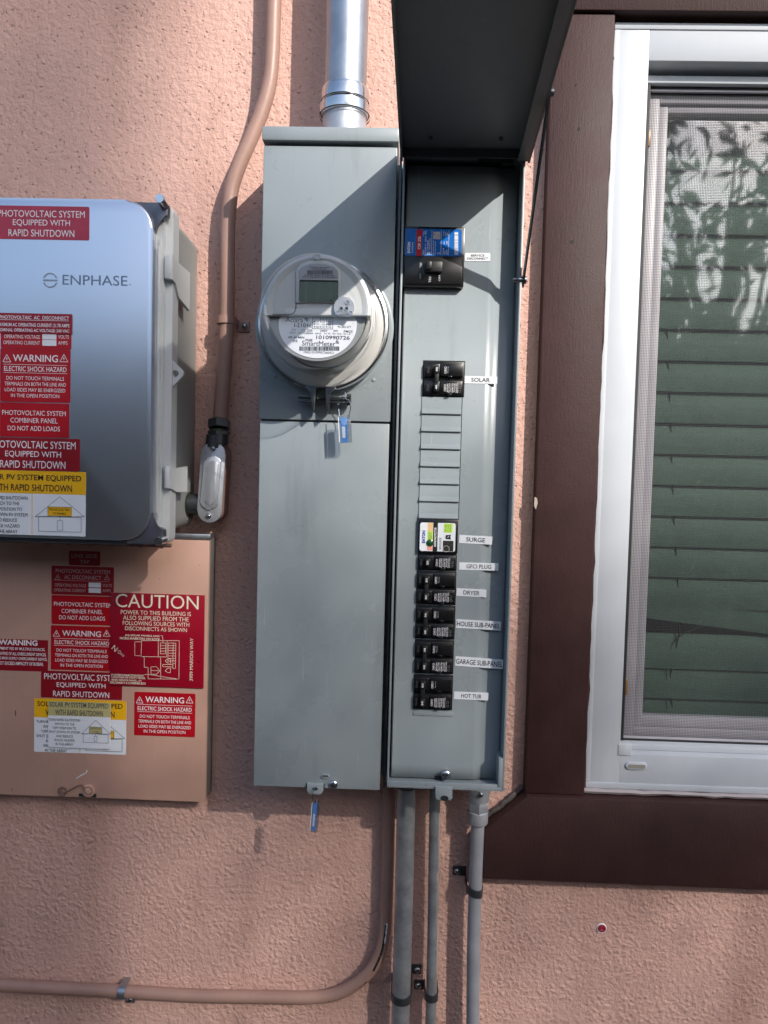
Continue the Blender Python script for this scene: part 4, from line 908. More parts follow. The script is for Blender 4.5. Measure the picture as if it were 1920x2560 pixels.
lcv = m_.build('cover', M_cast, lb)
for q in (P('D', 1578, 655, ld+.012), P('D', 1545, 1155, ld+.012)): screw(lcv, q.x, q.z, ld+.012, .0042, True, 45)
q0, q1 = P('D', 1590, 650, ld), P('D', 1600, 560, ld)
m_ = MB(); m_.tube([q0, q1], .0150, 24); m_.build('neck', M_dkmetal, lb)
def hexnut(mb, c0, c1, r):
    ax_ = (Vector(c1)-Vector(c0)); mb.tube([Vector(c0), Vector(c0)+ax_*.08, Vector(c1)-ax_*.08, Vector(c1)], [r*.94, r, r, r*.94], 6)
a0_ = P('S', 472, 944, ld); a1_ = P('S', 473, 931, ld); a2_ = P('S', 474, 908, ld-.004)
m_ = MB(); m_.tube([a0_+Vector((0, 0, -.012)), a1_+Vector((0, 0, .002))], .0150, 24); hexnut(m_, a1_+Vector((0, 0, -.006)), a1_, .0175); m_.build('locknut', M_dkmetal, lb)
m_ = MB(); m_.tube([a1_+Vector((0, 0, -.001)), a1_+Vector((0, 0, .003))], .0150, 24); m_.build('gasket', M_olive, lb)
m_ = MB(); hexnut(m_, a1_+Vector((0, 0, .003)), a2_, .0178); m_.build('compression_nut', M_dkmetal, lb)
n0, n1 = P('D', 1330, 1066, ld-.008), P('D', 1475, 1070, ld-.006)
m_ = MB(); pth = []; rr = []
for i in range(61):
    t = i/60; pth.append(n0.lerp(n1, t)); rr.append(.0185 + (.0010 if i % 5 < 2 else -.0006) if t < .55 else .0158)
m_.tube(pth[:34], rr[:34], 28); m_.build('threaded_bushing', M_olive, lb)
m_ = MB(); m_.tube([pth[30], pth[-1]+Vector((.012, 0, 0))], .0165, 28); m_.build('nipple', M_dkmetal, lb)

# ================================================================== COMBINER BOX
PF = .172
py1 = P('C', 500, 49, PF).z; py0 = P('D', 500, 1325, PF).z; 
ex = (P('C', 1131, 300, PF).x+P('D', 1112, 1000, PF).x)/2
fx = P('C', 1270, 900, PF-.018).x
bxr = P('D', 1375, 800, .05).x
PW = .395
cb = empty('combiner_box', (ex-PW/2, 0, py0), 'silver fronted solar combiner box covered in red stickers on the wall', 'electrical box')
def shape(x0, x1, z0, z1, r): return rrect((x0+x1)/2, (z0+z1)/2, x1-x0, z1-z0, r, 8)
bt1 = P('C', 1320, 300, .10).z; bb0 = P('D', 1330, 1270, .10).z
m_ = MB(); m_.prism(shape(ex-PW+.02, bxr, bb0, bt1+.02, .02), .003, PF-.040, .004, 3); m_.build('back_box', M_plastic2, cb)
fz1 = py1+.0015; fz0 = P('D', 1200, 1368, PF-.018).z
m_ = MB(); m_.prism(shape(ex-PW, fx, fz0, fz1, .012), PF-.048, PF-.022, .0025, 3)
m_.prism(shape(ex-PW+.004, fx-.010, fz0+.002, fz1-.001, .012), PF-.024, PF-.014, .003, 3); m_.build('lid_flange', M_plastic, cb)
for off, dd in ((.019, .0), (.026, .001), (.033, .0)):
    pass
m_ = MB(); m_.box(ex+.004, ex+.008, PF-.016, PF-.0085, fz0+.045, fz1-.060, .0015); m_.box(fx-.017, fx-.0125, PF-.016, PF-.011, fz0+.012, fz1-.050, .0012); m_.build('lid_rib', M_plastic, cb)
# front plate with big rounded corners
m_ = MB(); m_.prism(shape(ex-PW+.004, ex, py0, py1, .040), PF-.016, PF, .0035, 4); fp = m_.build('front_plate', M_brush, cb)
cmr = .036
for sg, zz_ in ((1, py1), (-1, py0)):
    pl = [(ex-.035, zz_-sg*.0), (ex+.006, zz_-sg*.001), (ex+.0175, zz_-sg*.002), (ex+.0185, zz_-sg*.005), (ex+.0182, zz_-sg*.019), (ex+.008, zz_-sg*.024), (ex+.003, zz_-sg*.032), (ex-.001, zz_-sg*.046), (ex-.03, zz_-sg*.03)]
    if sg < 0: pl = [(x, z-.006 if z < py0+.012 else z-.003) for x, z in pl]
    m_ = MB(); m_.prism(pl, PF-.017, PF-.006, .002, 2); cpce = m_.build('corner_piece', M_pvdark, cb)
    c_ = P('C', 1183, 48, PF+.012) if sg > 0 else P('D', 1172, 1343, PF+.012)
    b_ = P('C', 1222, 110, PF-.008) if sg > 0 else P('D', 1215, 1332, PF-.008)
    m_ = MB(); m_.tube([b_, c_], [.0055, .0052], 20); m_.tube([c_, c_+Vector((0, -.0015, 0))], [.0064, .0058], 20); m_.build('thumb_screw', M_chrome, cpce)
# underside lip of the cover, its shade put in as a dark metal colour
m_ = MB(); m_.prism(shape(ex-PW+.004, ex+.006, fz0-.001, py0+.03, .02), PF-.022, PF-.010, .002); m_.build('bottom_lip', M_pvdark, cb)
m_ = MB(); pth = []; rr = []
for i in range(120):
    pth.append((ex-PW+.02+(PW)*i/119, -(PF-.034), fz0-.0025)); rr.append(.0030+.0022*max(0, math.sin(i*.62)+math.sin(i*1.37+1)-.7))
m_.tube(pth, rr, 8); m_.build('gasket_beads', M_bead, cb)
# side clips
for z, a_, b_ in (('C', 470, 645), ('D', 785, 950)):
    q = RC(z, 1220, a_, 1290, b_, PF-.012)
    m_ = MB(); m_.box(q[0]-q[2]/2, fx+.002, PF-.024, PF-.009, q[1]-q[3]/2, q[1]+q[3]/2, .002)
    zt, zb_ = q[1]+q[3]/2, q[1]-q[3]/2
    e0 = zb_-.028 if z == 'C' else zb_-.006
    vs = []
    pl = [(PF-.010, zt), (PF-.024, zt-.002), (PF-.034, zt-.003), (PF-.080, zt-.006 if z == 'C' else zt+.001), (PF-.080, e0), (PF-.040, e0+.010 if z == 'C' else e0), (PF-.024, zb_-.002), (PF-.010, zb_)]
    for x in (fx-.001, fx+.0035): vs += [(x+(.004 if dd < PF-.05 else 0), -dd, zz_) for dd, zz_ in pl]
    n = len(pl); m_.add(vs, [tuple(range(n)), tuple(range(n, 2*n))[::-1]]+[(i, (i+1) % n, (i+1) % n+n, i+n) for i in range(n)]); m_.build('side_clip', M_plastic, cb)
# padlock ear
de = PF-.030
o_ = [P('C', 1258, 1225, de), P('C', 1300, 1268, de), P('C', 1352, 1318, de), P('C', 1364, 1340, de), P('C', 1358, 1362, de), P('C', 1270, 1460, de), P('C', 1245, 1460, de), P('C', 1245, 1225, de)]
h_ = P('C', 1303, 1346, de); rr = L('C', 25, de)
bm = bmesh.new()
def ear_mesh():
    outer = [(p_.x, p_.z) for p_ in o_]; hole = circ(h_.x, h_.z, rr, 16)
    # strip between hole and outline by angle
    import math as mm
    oa = []
    for i in range(64):
        a = 2*mm.pi*i/64; best = 9
        for (x1_, z1_), (x2_, z2_) in zip(outer, outer[1:]+outer[:1]):
            dx, dz = mm.cos(a), mm.sin(a); ex_, ez_ = x2_-x1_, z2_-z1_; den = dx*ez_-dz*ex_
            if abs(den) < 1e-12: continue
            t = ((x1_-h_.x)*ez_-(z1_-h_.z)*ex_)/den; u = ((x1_-h_.x)*dz-(z1_-h_.z)*dx)/den
            if t > 0 and -1e-6 <= u <= 1+1e-6: best = min(best, t)
        oa.append((h_.x+mm.cos(a)*best, h_.z+mm.sin(a)*best))
    ha = circ(h_.x, h_.z, rr, 64); v = []; f = []
    for dd in (de-.003, de+.003): v += [(x, -dd, z) for x, z in oa]+[(x, -dd, z) for x, z in ha]
    for i in range(64):
        j = (i+1) % 64; f += [(i, j, 64+j, 64+i), (128+i, 192+i, 192+j, 128+j), (i, 128+i, 128+j, j), (64+i, 64+j, 192+j, 192+i)]
    return v, f
bm.free(); m_ = MB(); m_.add(*ear_mesh()); m_.build('padlock_ear', M_plastic, cb)
# brand mark
dL = PF+.0004; t_ = MB(); T(t_, 'C', 'ENPHASE', 460, 617, 945, 690, dL, 0, .0); t_.sheet(circ(*[(p_.x, p_.z) for p_ in [P('C', 962, 685, dL)]][0], .0009, 12), dL)
t_.build('brand_lettering', M_bink, cb, smooth=False)
t_ = MB(); c_ = P('C', 371, 654, dL); ro, ri = L('C', 55, dL), L('C', 45, dL)
for a0_, a1_ in ((18, 162), (198, 342)): t_.sheet(circ(c_.x, c_.z, ro, 28, a0_, a1_)+circ(c_.x, c_.z, ri, 28, a0_+2, a1_-2)[::-1], dL)
q = RC('C', 317, 648, 425, 660, dL); t_.sheet(rrect(q[0], q[1], q[2], q[3], .0001, 1), dL); t_.build('brand_emblem', M_bink2, cb, smooth=False)

# ---------------- stickers
def sticker(par, z, x0, y0, x1, y1, d, m, ink, name, r=10, lines=(), label=None, th=.0005):
    q = RC(z, x0, y0, x1, y1, d); k = MB(); k.prism(rrect(q[0], q[1], q[2], q[3], L(z, r, d)), d-.0006, d+th); o = k.build(name, m, par, label, smooth=False)
    t_ = MB()
    for it in lines:
        s_, a_, b_, c_, e_ = it[:5]; bo_ = it[5] if len(it) > 5 else 0.0; T(t_, z, s_, a_, b_, c_, e_, d+th+.0003, 0, bo_)
    return o, t_, d+th+.0003
def close(o, t_, ink): t_.build('lettering', ink, o, smooth=False)
S0 = PF
o, t_, dd = sticker(cb, 'C', -70, 107, 665, 350, S0, M_redf, None, 'warning_sticker', 12, [('PHOTOVOLTAIC SYSTEM', -18, 137, 630, 186, .0), ('EQUIPPED WITH', 93, 205, 520, 256), ('RAPID SHUTDOWN', 60, 279, 552, 330)], 'faded red sticker at the top of the box'); close(o, t_, M_wink)
o, t_, dd = sticker(cb, 'C', 2, 1030, 533, 1162, S0, M_red, None, 'warning_sticker', 10, [('OPERATING VOLTAGE', 28, 1058, 298, 1085), ('VOLTS', 430, 1060, 510, 1086), ('OPERATING CURRENT', 22, 1102, 298, 1129), ('AMPS', 430, 1105, 500, 1131)]); close(o, t_, M_wink)
patch('C', 312, 1049, 418, 1092, dd, M_lwhite, o); patch('C', 312, 1096, 418, 1139, dd, M_lwhite, o)
o, t_, dd = sticker(cb, 'C', -70, 900, 537, 1048, S0+.0012, M_placard, None, 'engraved_placard', 2, [('PHOTOVOLTAIC  AC  DISCONNECT', -8, 917, 515, 943, .012), ('MAXIMUM AC OPERATING CURRENT: 21.78 AMPS', -30, 972, 518, 998, .018), ('NOMINAL OPERATING AC VOLTAGE: 240 VAC', -25, 1013, 517, 1036, .018)]); hline(t_, 'C', -70, 515, 949, dd, 3); close(o, t_, M_wink)
def warn_block(par, z, R, lines, d, wtx, tris, rules, m=None, ink=None, name='warning_sticker', label=None):
    o, t_, dd = sticker(par, z, *R, d, m or M_red, None, name, 10, lines, label)
    for q in tris: tri_warn(t_, None, z, *q, dd)
    for (a_, b_, y_) in rules: hline(t_, z, a_, b_, y_, dd, 2.6)
    close(o, t_, ink or M_wink); return o
k = 1244.25
warn_block(cb, 'C', (-2, 1164, 527, 312+k), [('WARNING', 92, 1205, 432, 1258, .012), ('ELECTRIC SHOCK HAZARD', 25, 1293, 497, 1330, .006), ('DO NOT TOUCH TERMINALS', 42, 122+k, 478, 150+k), ('TERMINALS ON BOTH THE LINE AND', 28, 165+k, 492, 193+k), ('LOAD SIDES MAY BE ENERGIZED', 30, 209+k, 488, 236+k), ('IN THE OPEN POSITION', 77, 252+k, 442, 279+k)], S0, 0, [(20, 1203, 80, 1258), (443, 1203, 503, 1258)], [(20, 503, 1280), (20, 503, 1341)])
o, t_, dd = sticker(cb, 'D', -5, 318, 518, 572, S0, M_red, None, 'warning_sticker', 10, [('PHOTOVOLTAIC SYSTEM', 10, 375, 492, 411), ('COMBINER PANEL', 73, 430, 430, 467), ('DO NOT ADD LOADS', 52, 489, 447, 525)]); close(o, t_, M_wink)
o, t_, dd = sticker(cb, 'D', -80, 577, 600, 820, S0, M_redd, None, 'warning_sticker', 10, [('PHOTOVOLTAIC SYSTEM', -80, 600, 567, 655), ('EQUIPPED WITH', 33, 675, 457, 726), ('RAPID SHUTDOWN', -5, 746, 490, 802)]); close(o, t_, M_wink)
def solar_sticker(par, z, R, yh, head, col, divx, house, d, yel, ink=None, label=None, r=8):
    x0, y0, x1, y1 = R
    o, t_, dd = sticker(par, z, x0, y0, x1, y1, d, M_lwhite, None, 'solar_sticker', r, head+col, label)
    patch(z, x0, y0, x1, yh, d+.0007, yel, o, 'header_band', L(z, r, d))
    if divx: patch(z, divx-2.5, yh, divx+2.5, y1-3, d+.0007, yel, o, 'divider', .0001)
    (ax_, ay, bx, by, cx_, cy), (wx0_, wy0, wx1_, wy1), (px0, py0_, px1, py1_), (sx0_, sy0, sx1_, sy1) = house
    dd += .0002
    pline(t_, z, [(ax_, ay), (bx, by), (cx_, cy), (ax_, ay)], dd, 2.4); frame_line(t_, z, wx0_, wy0, wx1_, wy1, dd, 2.4)
    patch(z, px0, py0_, px1, py1_, d+.0008, yel, o, 'panel_patch', .0001); frame_line(t_, z, px0, py0_, px1, py1_, dd+.0001, 2.2)
    frame_line(t_, z, sx0_, sy0, sx1_, sy1, dd, 2.2); mx_ = (sx0_+sx1_)/2; pline(t_, z, [(mx_, py1_), (mx_, sy0)], dd, 2.2)
    w_ = px1-px0; h_ = py1_-py0_; T(t_, z, 'SOLAR ELECTRIC', px0+w_*.06, py0_+h_*.16, px1-w_*.06, py0_+h_*.42, dd+.0001); T(t_, z, 'PV PANELS', px0+w_*.23, py0_+h_*.60, px1-w_*.23, py0_+h_*.86, dd+.0001)
    # lettering must clear the header band
    t_.v = [(x, y-.0004, zz_) for x, y, zz_ in t_.v]
    close(o, t_, ink or M_ink); return o
c0_ = 40
colD = [(s_, 2*c0_-r_, y-13, r_, y+13) for s_, r_, y in (('TURN RAPID SHUTDOWN', 210, 1019), ('SWITCH TO THE', 147, 1060), ('"OFF" POSITION TO', 168, 1102), ('SHUT DOWN PV SYSTEM', 210, 1143), ('AND REDUCE', 130, 1184), ('SHOCK HAZARD', 150, 1226), ('IN THE ARRAY', 133, 1268))]
solar_sticker(cb, 'D', (-182, 820, 645, 1300), 990, [('SOLAR PV SYSTEM EQUIPPED', -154, 848, 612, 898, .010), ('WITH RAPID SHUTDOWN', -80, 920, 542, 970, .010)], colD, 237, ((262, 1160, 443, 1012, 625, 1160), (283, 1160, 606, 1272), (353, 1088, 532, 1155), (424, 1190, 466, 1260)), S0, M_yel, label='yellow and white sticker with a house drawing')

# ================================================================== SERVICE PANEL
SD = .036
sxr = P('E', 1537, 900, SD).x; sz1 = P('E', 1400, 30, SD).z; sz0_ = P('M', 500, 169, SD).z
spn = empty('service_box', (sxr-.3, 0, sz0_), 'flat pink painted metal box with red and yellow stickers', 'electrical box')
m_ = MB(); m_.box(sxr-.62, sxr+.001, 0, SD-.006, sz0_+.004, sz1+.004, .002); m_.build('back_box', mat('weathered_edge', (.12, .11, .105), .5, 0, None, .2, 20), spn)
m_ = MB(); m_.box(sxr-.625, sxr, SD-.008, SD, sz0_, sz1, .0016); m_.build('cover', M_panelpink, spn)
m_ = MB(); q = RC('E', 1290, 15, 1530, 42, SD-.003); m_.box(q[0]-.35, sxr+.001, SD-.02, SD-.002, sz1+.001, sz1+.010, .001); m_.build('top_strip', M_galv, spn)
Q0 = SD+.0002
def st(*a, **k_): return sticker(spn, 'E', *a, **k_)
o, t_, dd = st(508, 110, 745, 220, Q0, M_redd, None, 'warning_sticker', 12, [('LINE SIDE', 527, 134, 722, 162), ('TAP', 590, 178, 663, 203)], 'small dark red sticker reading LINE SIDE TAP'); close(o, t_, M_winkf)
o, t_, dd = st(375, 223, 850, 440, Q0, M_redd, None, 'warning_sticker', 10, [('PHOTOVOLTAIC SYSTEM', 407, 247, 820, 277), ('AC DISCONNECT', 472, 292, 753, 322), ('OPERATING VOLTAGE', 402, 353, 641, 377), ('VOLTS', 758, 355, 829, 378), ('OPERATING CURRENT', 396, 391, 640, 414), ('AMPS', 758, 394, 821, 416)])
tri_warn(t_, None, 'E', 407, 285, 447, 322, dd); tri_warn(t_, None, 'E', 772, 287, 812, 324, dd); hline(t_, 'E', 392, 815, 332, dd); close(o, t_, M_winkf)
patch('E', 655, 345, 748, 381, dd, M_lwhite, o); patch('E', 655, 386, 748, 422, dd, M_lwhite, o)
o, t_, dd = st(375, 441, 850, 660, Q0, M_red, None, 'warning_sticker', 10, [('PHOTOVOLTAIC SYSTEM', 393, 492, 835, 524), ('COMBINER PANEL', 450, 543, 765, 575), ('DO NOT ADD LOADS', 432, 591, 783, 623)]); close(o, t_, M_wink)
warn_block(spn, 'E', (370, 662, 840, 1000), [('WARNING', 455, 701, 752, 745, .012), ('ELECTRIC SHOCK HAZARD', 397, 776, 815, 806, .006), ('DO NOT TOUCH TERMINALS', 412, 838, 795, 862), ('TERMINALS ON BOTH THE LINE AND', 400, 875, 806, 899), ('LOAD SIDES MAY BE ENERGIZED', 402, 912, 804, 936), ('IN THE OPEN POSITION', 443, 949, 765, 973)], Q0, 0, [(392, 698, 443, 743), (764, 698, 815, 743)], [(392, 815, 763), (392, 815, 815)])
o, t_, dd = st(-330, 757, 369, 998, Q0-.0002, M_redd, None, 'warning_sticker', 3, [('WARNING', -15, 768, 283, 810, .03), ('THIS EQUIPMENT FED BY MULTIPLE SOURCES.', -110, 824, 342, 850, .012), ('TOTAL RATING OF ALL OVERCURRENT DEVICES,', -85, 861, 350, 889, .012), ('EXCLUDING MAIN SUPPLY OVERCURRENT DEVICE,', -110, 896, 358, 922, .012), ('SHALL NOT EXCEED AMPACITY OF BUSBAR.', -85, 931, 330, 957, .012)]); close(o, t_, M_wink)
o, t_, dd = st(293, 1002, 915, 1208, Q0, M_redd, None, 'warning_sticker', 8, [('PHOTOVOLTAIC SYSTEM', 317, 1023, 890, 1070), ('EQUIPPED WITH', 413, 1088, 787, 1130), ('RAPID SHUTDOWN', 385, 1151, 816, 1195)]); close(o, t_, M_wink)
def colE(c_, rows, h_): return [(s_, l_, y-h_, 2*c_-l_, y+h_) for s_, l_, y in rows]
cE = colE(417, (('TURN RAPID SHUTDOWN', 264, 1377), ('SWITCH TO THE', 318, 1413), ('"OFF" POSITION TO', 300, 1448), ('SHUT DOWN PV SYSTEM', 264, 1483), ('AND REDUCE', 335, 1519), ('SHOCK HAZARD', 318, 1554), ('IN THE ARRAY', 332, 1589)), 11)
solar_sticker(spn, 'E', (240, 1209, 947, 1617), 1355, [('SOLAR PV SYSTEM EQUIPPED', 265, 1231, 920, 1277, .010), ('WITH RAPID SHUTDOWN', 327, 1291, 858, 1337, .010)], cE, 592, ((615, 1500, 778, 1375, 925, 1500), (632, 1500, 910, 1595), (700, 1440, 847, 1497), (760, 1520, 795, 1580)), Q0, M_yel, label='yellow and white sticker mostly covered by a smaller one')
cS = [('TURN RAPID SHUTDOWN', 357, 1352, 598, 1372), ('SWITCH TO THE', 403, 1383, 555, 1402), ('"OFF" POSITION TO', 385, 1412, 568, 1432), ('SHUT DOWN PV SYSTEM', 358, 1442, 598, 1461), ('AND REDUCE', 413, 1472, 543, 1492), ('SHOCK HAZARD', 400, 1502, 557, 1522), ('IN THE ARRAY', 410, 1532, 545, 1552)]
solar_sticker(spn, 'E', (349, 1226, 827, 1578), 1337, [('SOLAR PV SYSTEM EQUIPPED', 360, 1233, 812, 1278, .008), ('WITH RAPID SHUTDOWN', 402, 1289, 770, 1332, .008)], cS, None, ((603, 1465, 709, 1365, 818, 1465), (613, 1465, 805, 1532), (660, 1413, 757, 1462), (698, 1482, 720, 1523)), Q0+.0030, M_yelf, ink=M_inkg, label='smaller faded sticker stuck over the yellow one', r=3)
warn_block(spn, 'E', (988, 1155, 1453, 1488), [('WARNING', 1072, 1191, 1368, 1237, .012), ('ELECTRIC SHOCK HAZARD', 1013, 1266, 1425, 1297, .006), ('DO NOT TOUCH TERMINALS', 1030, 1328, 1410, 1352), ('TERMINALS ON BOTH THE LINE AND', 1017, 1365, 1422, 1389), ('LOAD SIDES MAY BE ENERGIZED', 1019, 1402, 1419, 1426), ('IN THE OPEN POSITION', 1060, 1438, 1378, 1462)], Q0, 0, [(1008, 1188, 1060, 1238), (1378, 1188, 1430, 1238)], [(1010, 1430, 1253), (1010, 1430, 1306)], label='separate red warning sticker at the lower right')
# engraved placard
Rp = (805, 421, 1519, 1128)
q = RC('E', *Rp, Q0+.003); k = MB(); k.box(q[0]-q[2]/2, q[0]+q[2]/2, SD+.0002, SD+.0032, q[1]-q[3]/2, q[1]+q[3]/2, .0005); o = k.build('caution_placard', M_placard, spn, 'large engraved crimson placard reading CAUTION with a roof plan'); dd = SD+.0035
t_ = MB()
for s_, a_, b_, c_, e_, bo_ in (('CAUTION', 848, 435, 1478, 537, .0), ('POWER TO THIS BUILDING IS', 887, 555, 1420, 586, 0), ('ALSO SUPPLIED FROM THE', 905, 595, 1403, 627, 0), ('FOLLOWING SOURCES WITH', 902, 635, 1408, 666, 0), ('DISCONNECTS AS SHOWN', 920, 675, 1390, 705, 0), ('(N) SOLAR PANELS AND', 924, 731, 1186, 749, .02), ('MICRO-INVERTERS ON ROOF', 883, 752, 1188, 770, .02), ('PV INTERCONNECTION POINT', 820, 1024, 1072, 1040, .02), ('LOCATION OF UTLITY METER,', 822, 1042, 1082, 1059, .02), ('MAIN SERVICE PANEL, AC', 823, 1062, 1055, 1077, .02), ('DISCONNECT & COMBINER BOX', 811, 1080, 1084, 1097, .02)):
    T(t_, 'E', s_, a_, b_, c_, e_, dd, 0, bo_)
T(t_, 'E', '3909 MARION WAY', 1405, 752, 1430, 1078, dd, 90)
T(t_, 'E', 'N', 832, 812, 868, 852, dd, 0, 0, -40)
def pl_(pts, t=3): pline(t_, 'E', pts, dd, t)
pl_([(873, 846), (893, 852), (888, 860), (920, 886), (913, 893), (882, 866), (876, 872), (873, 846)], 2.6)
pl_([(1190, 738), (1203, 738), (1208, 790)]); pl_([(1048, 775), (1328, 775), (1325, 1060), (1097, 1058), (1097, 973), (1068, 973), (1068, 896), (1045, 893), (1048, 775)])
pl_([(1045, 784), (998, 784), (998, 886), (1045, 888)]); pl_([(1172, 776), (1172, 892)]); pl_([(1045, 893), (1235, 896), (1238, 776)]); pl_([(1190, 896), (1190, 1058)])
pl_([(1188, 792), (1228, 792), (1226, 872), (1187, 872), (1188, 792)])
for y in (812, 832, 852): pl_([(1188, y), (1228, y)])
pl_([(1245, 792), (1302, 794), (1299, 982), (1280, 982), (1280, 945), (1243, 945), (1245, 792)]); pl_([(1283, 793), (1280, 945)])
for y in (812, 830, 848, 868, 888, 907, 925, 945): pl_([(1244, y), (1300, y)])
pl_([(1223, 925), (1240, 910), (1262, 910), (1262, 945), (1240, 943), (1223, 925)]); pl_([(1205, 952), (1280, 952)]); pl_([(1205, 952), (1205, 968), (1280, 970)])
pl_([(1223, 998), (1243, 978), (1263, 980), (1262, 1012), (1243, 1012), (1223, 998)]); pl_([(1118, 968), (1158, 968), (1184, 998), (1158, 1025), (1118, 1023), (1118, 968)]); pl_([(1118, 996), (1184, 998)])
pl_([(1072, 1026), (1110, 1026), (1225, 1046), (1320, 1060)]); t_.build('lettering', M_cream, o, smooth=False)
for z_, X, Y, w__, h__ in (('E', 115, 1312, .0022, .011), ('M', 52, 128, .0010, .006), ('E', 1180, 318, .0012, .002), ('E', 1478, 218, .0012, .0014)):
    q = P(z_, X, Y, SD); m_ = MB(); m_.prism([(q.x-w__/2, q.z+h__*.3), (q.x+w__*.1, q.z+h__/2), (q.x+w__/2, q.z+h__*.1), (q.x+w__*.2, q.z-h__/2), (q.x-w__*.3, q.z-h__*.3)], SD-.001, SD+.0003); m_.build('scuff', M_caulk, spn)
# latch hardware on the cover's foot
q = RC('M', 340, 145, 418, 159, SD); m_ = MB(); m_.prism(rrect(q[0], q[1], q[2], q[3], .0005), SD-.002, SD+.0012); m_.build('latch_slot', M_gap, spn)
q = P('M', 383, 132, SD); m_ = MB(); m_.lathe(q.x, q.z, [(.0105, SD), (.0105, SD+.002), (.0085, SD+.003), (.0075, SD+.003), (.0068, SD+.002)], 24); m_.lathe(q.x, q.z, [(.0062, SD), (.0058, SD+.003), (.003, SD+.004), (0, SD+.004)], 20); m_.build('latch_button', M_panelpink, spn)
m_ = MB(); m_.tube(spline([P('M', x, y, SD+.003) for x, y in ((268, 128), (262, 136), (272, 143), (285, 138), (310, 125), (335, 112), (352, 108), (362, 118), (366, 136), (376, 146))], 6), .0012, 8)
c_ = P('M', 270, 135, SD); m_.lathe(c_.x, c_.z, [(.008, SD), (.008, SD+.0015), (.0065, SD+.002), (.005, SD+.0012)], 20); m_.build('latch_wire', M_bead, spn)
m_ = MB(); m_.tube(spline([P('M', x, y, SD+.0015) for x, y in ((330, 80), (345, 70), (372, 55), (374, 45))], 5), .0009, 6); m_.build('wire_stub', M_tape, spn)

# ================================================================== CONDUITS BELOW
def low(name, z, pts, r_px, d, m, label, cat='conduit', group=None):
    p = [P(z, x, y, d) for x, y in pts]; o = empty(name, tuple(p[0]), label, cat, group)
    r_ = L(z, r_px, d); k = MB(); k.tube(spline(p, 10) if len(p) > 2 else p, r_, 28); k.build('pipe', m, o); return o, r_, p
M_gp1 = mat('weathered_zinc', (0.34, 0.355, 0.37), .45, .6, (90, .35, .0008), .28, 30)
M_gp2 = mat('grey_pvc', (0.30, 0.305, 0.33), .5, .2, (60, .2, .0008), .14, 20)
g1, r1, p1_ = low('steel_conduit', 'J', [(908, 412), (900, 800), (887, 1300), (872, 1780)], 51, .045, M_gp1, 'thickest grey steel conduit dropping below the open panel side')
m_ = MB(); m_.lathe(p1_[0].x, 0, [(r1*1.3, rz0-.002), (r1*1.35, rz0-.005), (r1*1.2, rz0-.008), (r1*1.12, rz0-.014), (r1*1.0, rz0-.015)], 40, axis='z', base=.045); m_.build('locknut', M_dkmetal, g1)
g2, r2, p2_ = low('steel_conduit', 'J', [(1064, 412), (1058, 800), (1050, 1300), (1038, 1780)], 30, .030, M_gp1, 'thin middle steel conduit with a chipped white streak')
# chipped paint streak on its right side
m_ = MB(); vs = []; fs = []
N_ = 90
for i in range(N_+1):
    t = i/N_; zt = 520+t*900; c_ = P('J', 1061-t*14, zt, .030); wdt = .32+.18*math.sin(t*9)+random.uniform(-.10, .10)
    if 850 < zt < 1150: wdt += .45
    a0_ = R_(14); a1_ = R_(14)+wdt*.9
    for a in (a0_, (a0_+a1_)/2, a1_): vs.append((c_.x+(r2+.0004)*math.cos(a), c_.y-(r2+.0004)*math.sin(a), c_.z))
for i in range(N_):
    for j in range(2): fs.append((i*3+j, i*3+j+1, i*3+j+4, i*3+j+3))
m_.add(vs, fs); m_.build('paint_streak', mat('old_white_paint', (.42, .35, .32), .7, 0, (200, .5, .001), .2, 90), g2)
g3, r3, p3_ = low('grey_conduit', 'J', [(1300, 560), (1288, 850), (1275, 1250), (1270, 1780)], 37, .034, M_gp2, 'grey conduit with a coupling, nearest the brown window trim')
c_ = P('J', 1303, 440, .034); e_ = P('J', 1302, 480, .034); h_ = P('J', 1299, 540, .034); k_ = P('J', 1297, 606, .034)
m_ = MB(); m_.tube([(c_.x, c_.y, rz0+.002), (c_.x, c_.y, c_.z+.002)], .0190, 28); m_.tube([(c_.x, c_.y, c_.z+.004), e_], .0168, 28); m_.build('connector', M_cast, g3)
m_ = MB(); hexnut(m_, e_+Vector((0, 0, .002)), h_, .0168); m_.build('hex_nut', M_cast, g3)
m_ = MB(); m_.tube([h_+Vector((0, 0, .001)), h_, k_+Vector((0, 0, .002)), k_], [.0150, .0164, .0164, .0150], 28); m_.build('coupling', M_gp2, g3)
screw(g3, c_.x, c_.z+.004, .034+.0165, .0050, True, 70)
q = P('J', 1280, 972, .034); strap_on('pipe_strap', Vector((q.x, -.034, q.z)), r3, (-.0262, .014), 'dark strap with round screw on the conduit nearest the window trim', M_dkmetal, tilt=-.25, group='straps holding pipes')
q = P('J', 882, 1548, .045); strap_on('pipe_strap', Vector((q.x, -.045, q.z)), r1, (.0255, .016), 'dark strap around the thickest steel conduit', M_dkmetal, group='straps holding pipes')
q = P('J', 1044, 1545, .030); strap_on('pipe_strap', Vector((q.x, -.030, q.z)), r2, (-.0205, -.003), 'dark strap around the thin middle steel conduit', M_dkmetal, group='straps holding pipes')
pd2 = .018
pp = [('J', 815, 395), ('J', 812, 600), ('J', 806, 850), ('J', 799, 1080), ('J', 785, 1240), ('J', 750, 1350), ('J', 690, 1435), ('J', 600, 1505), ('J', 500, 1545), ('J', 380, 1558), ('J', 200, 1556), ('M', 850, 1018), ('M', 550, 1000), ('M', 250, 985), ('M', 0, 972), ('M', -500, 945)]
p = [P(z, x, y, pd2) for z, x, y in pp]
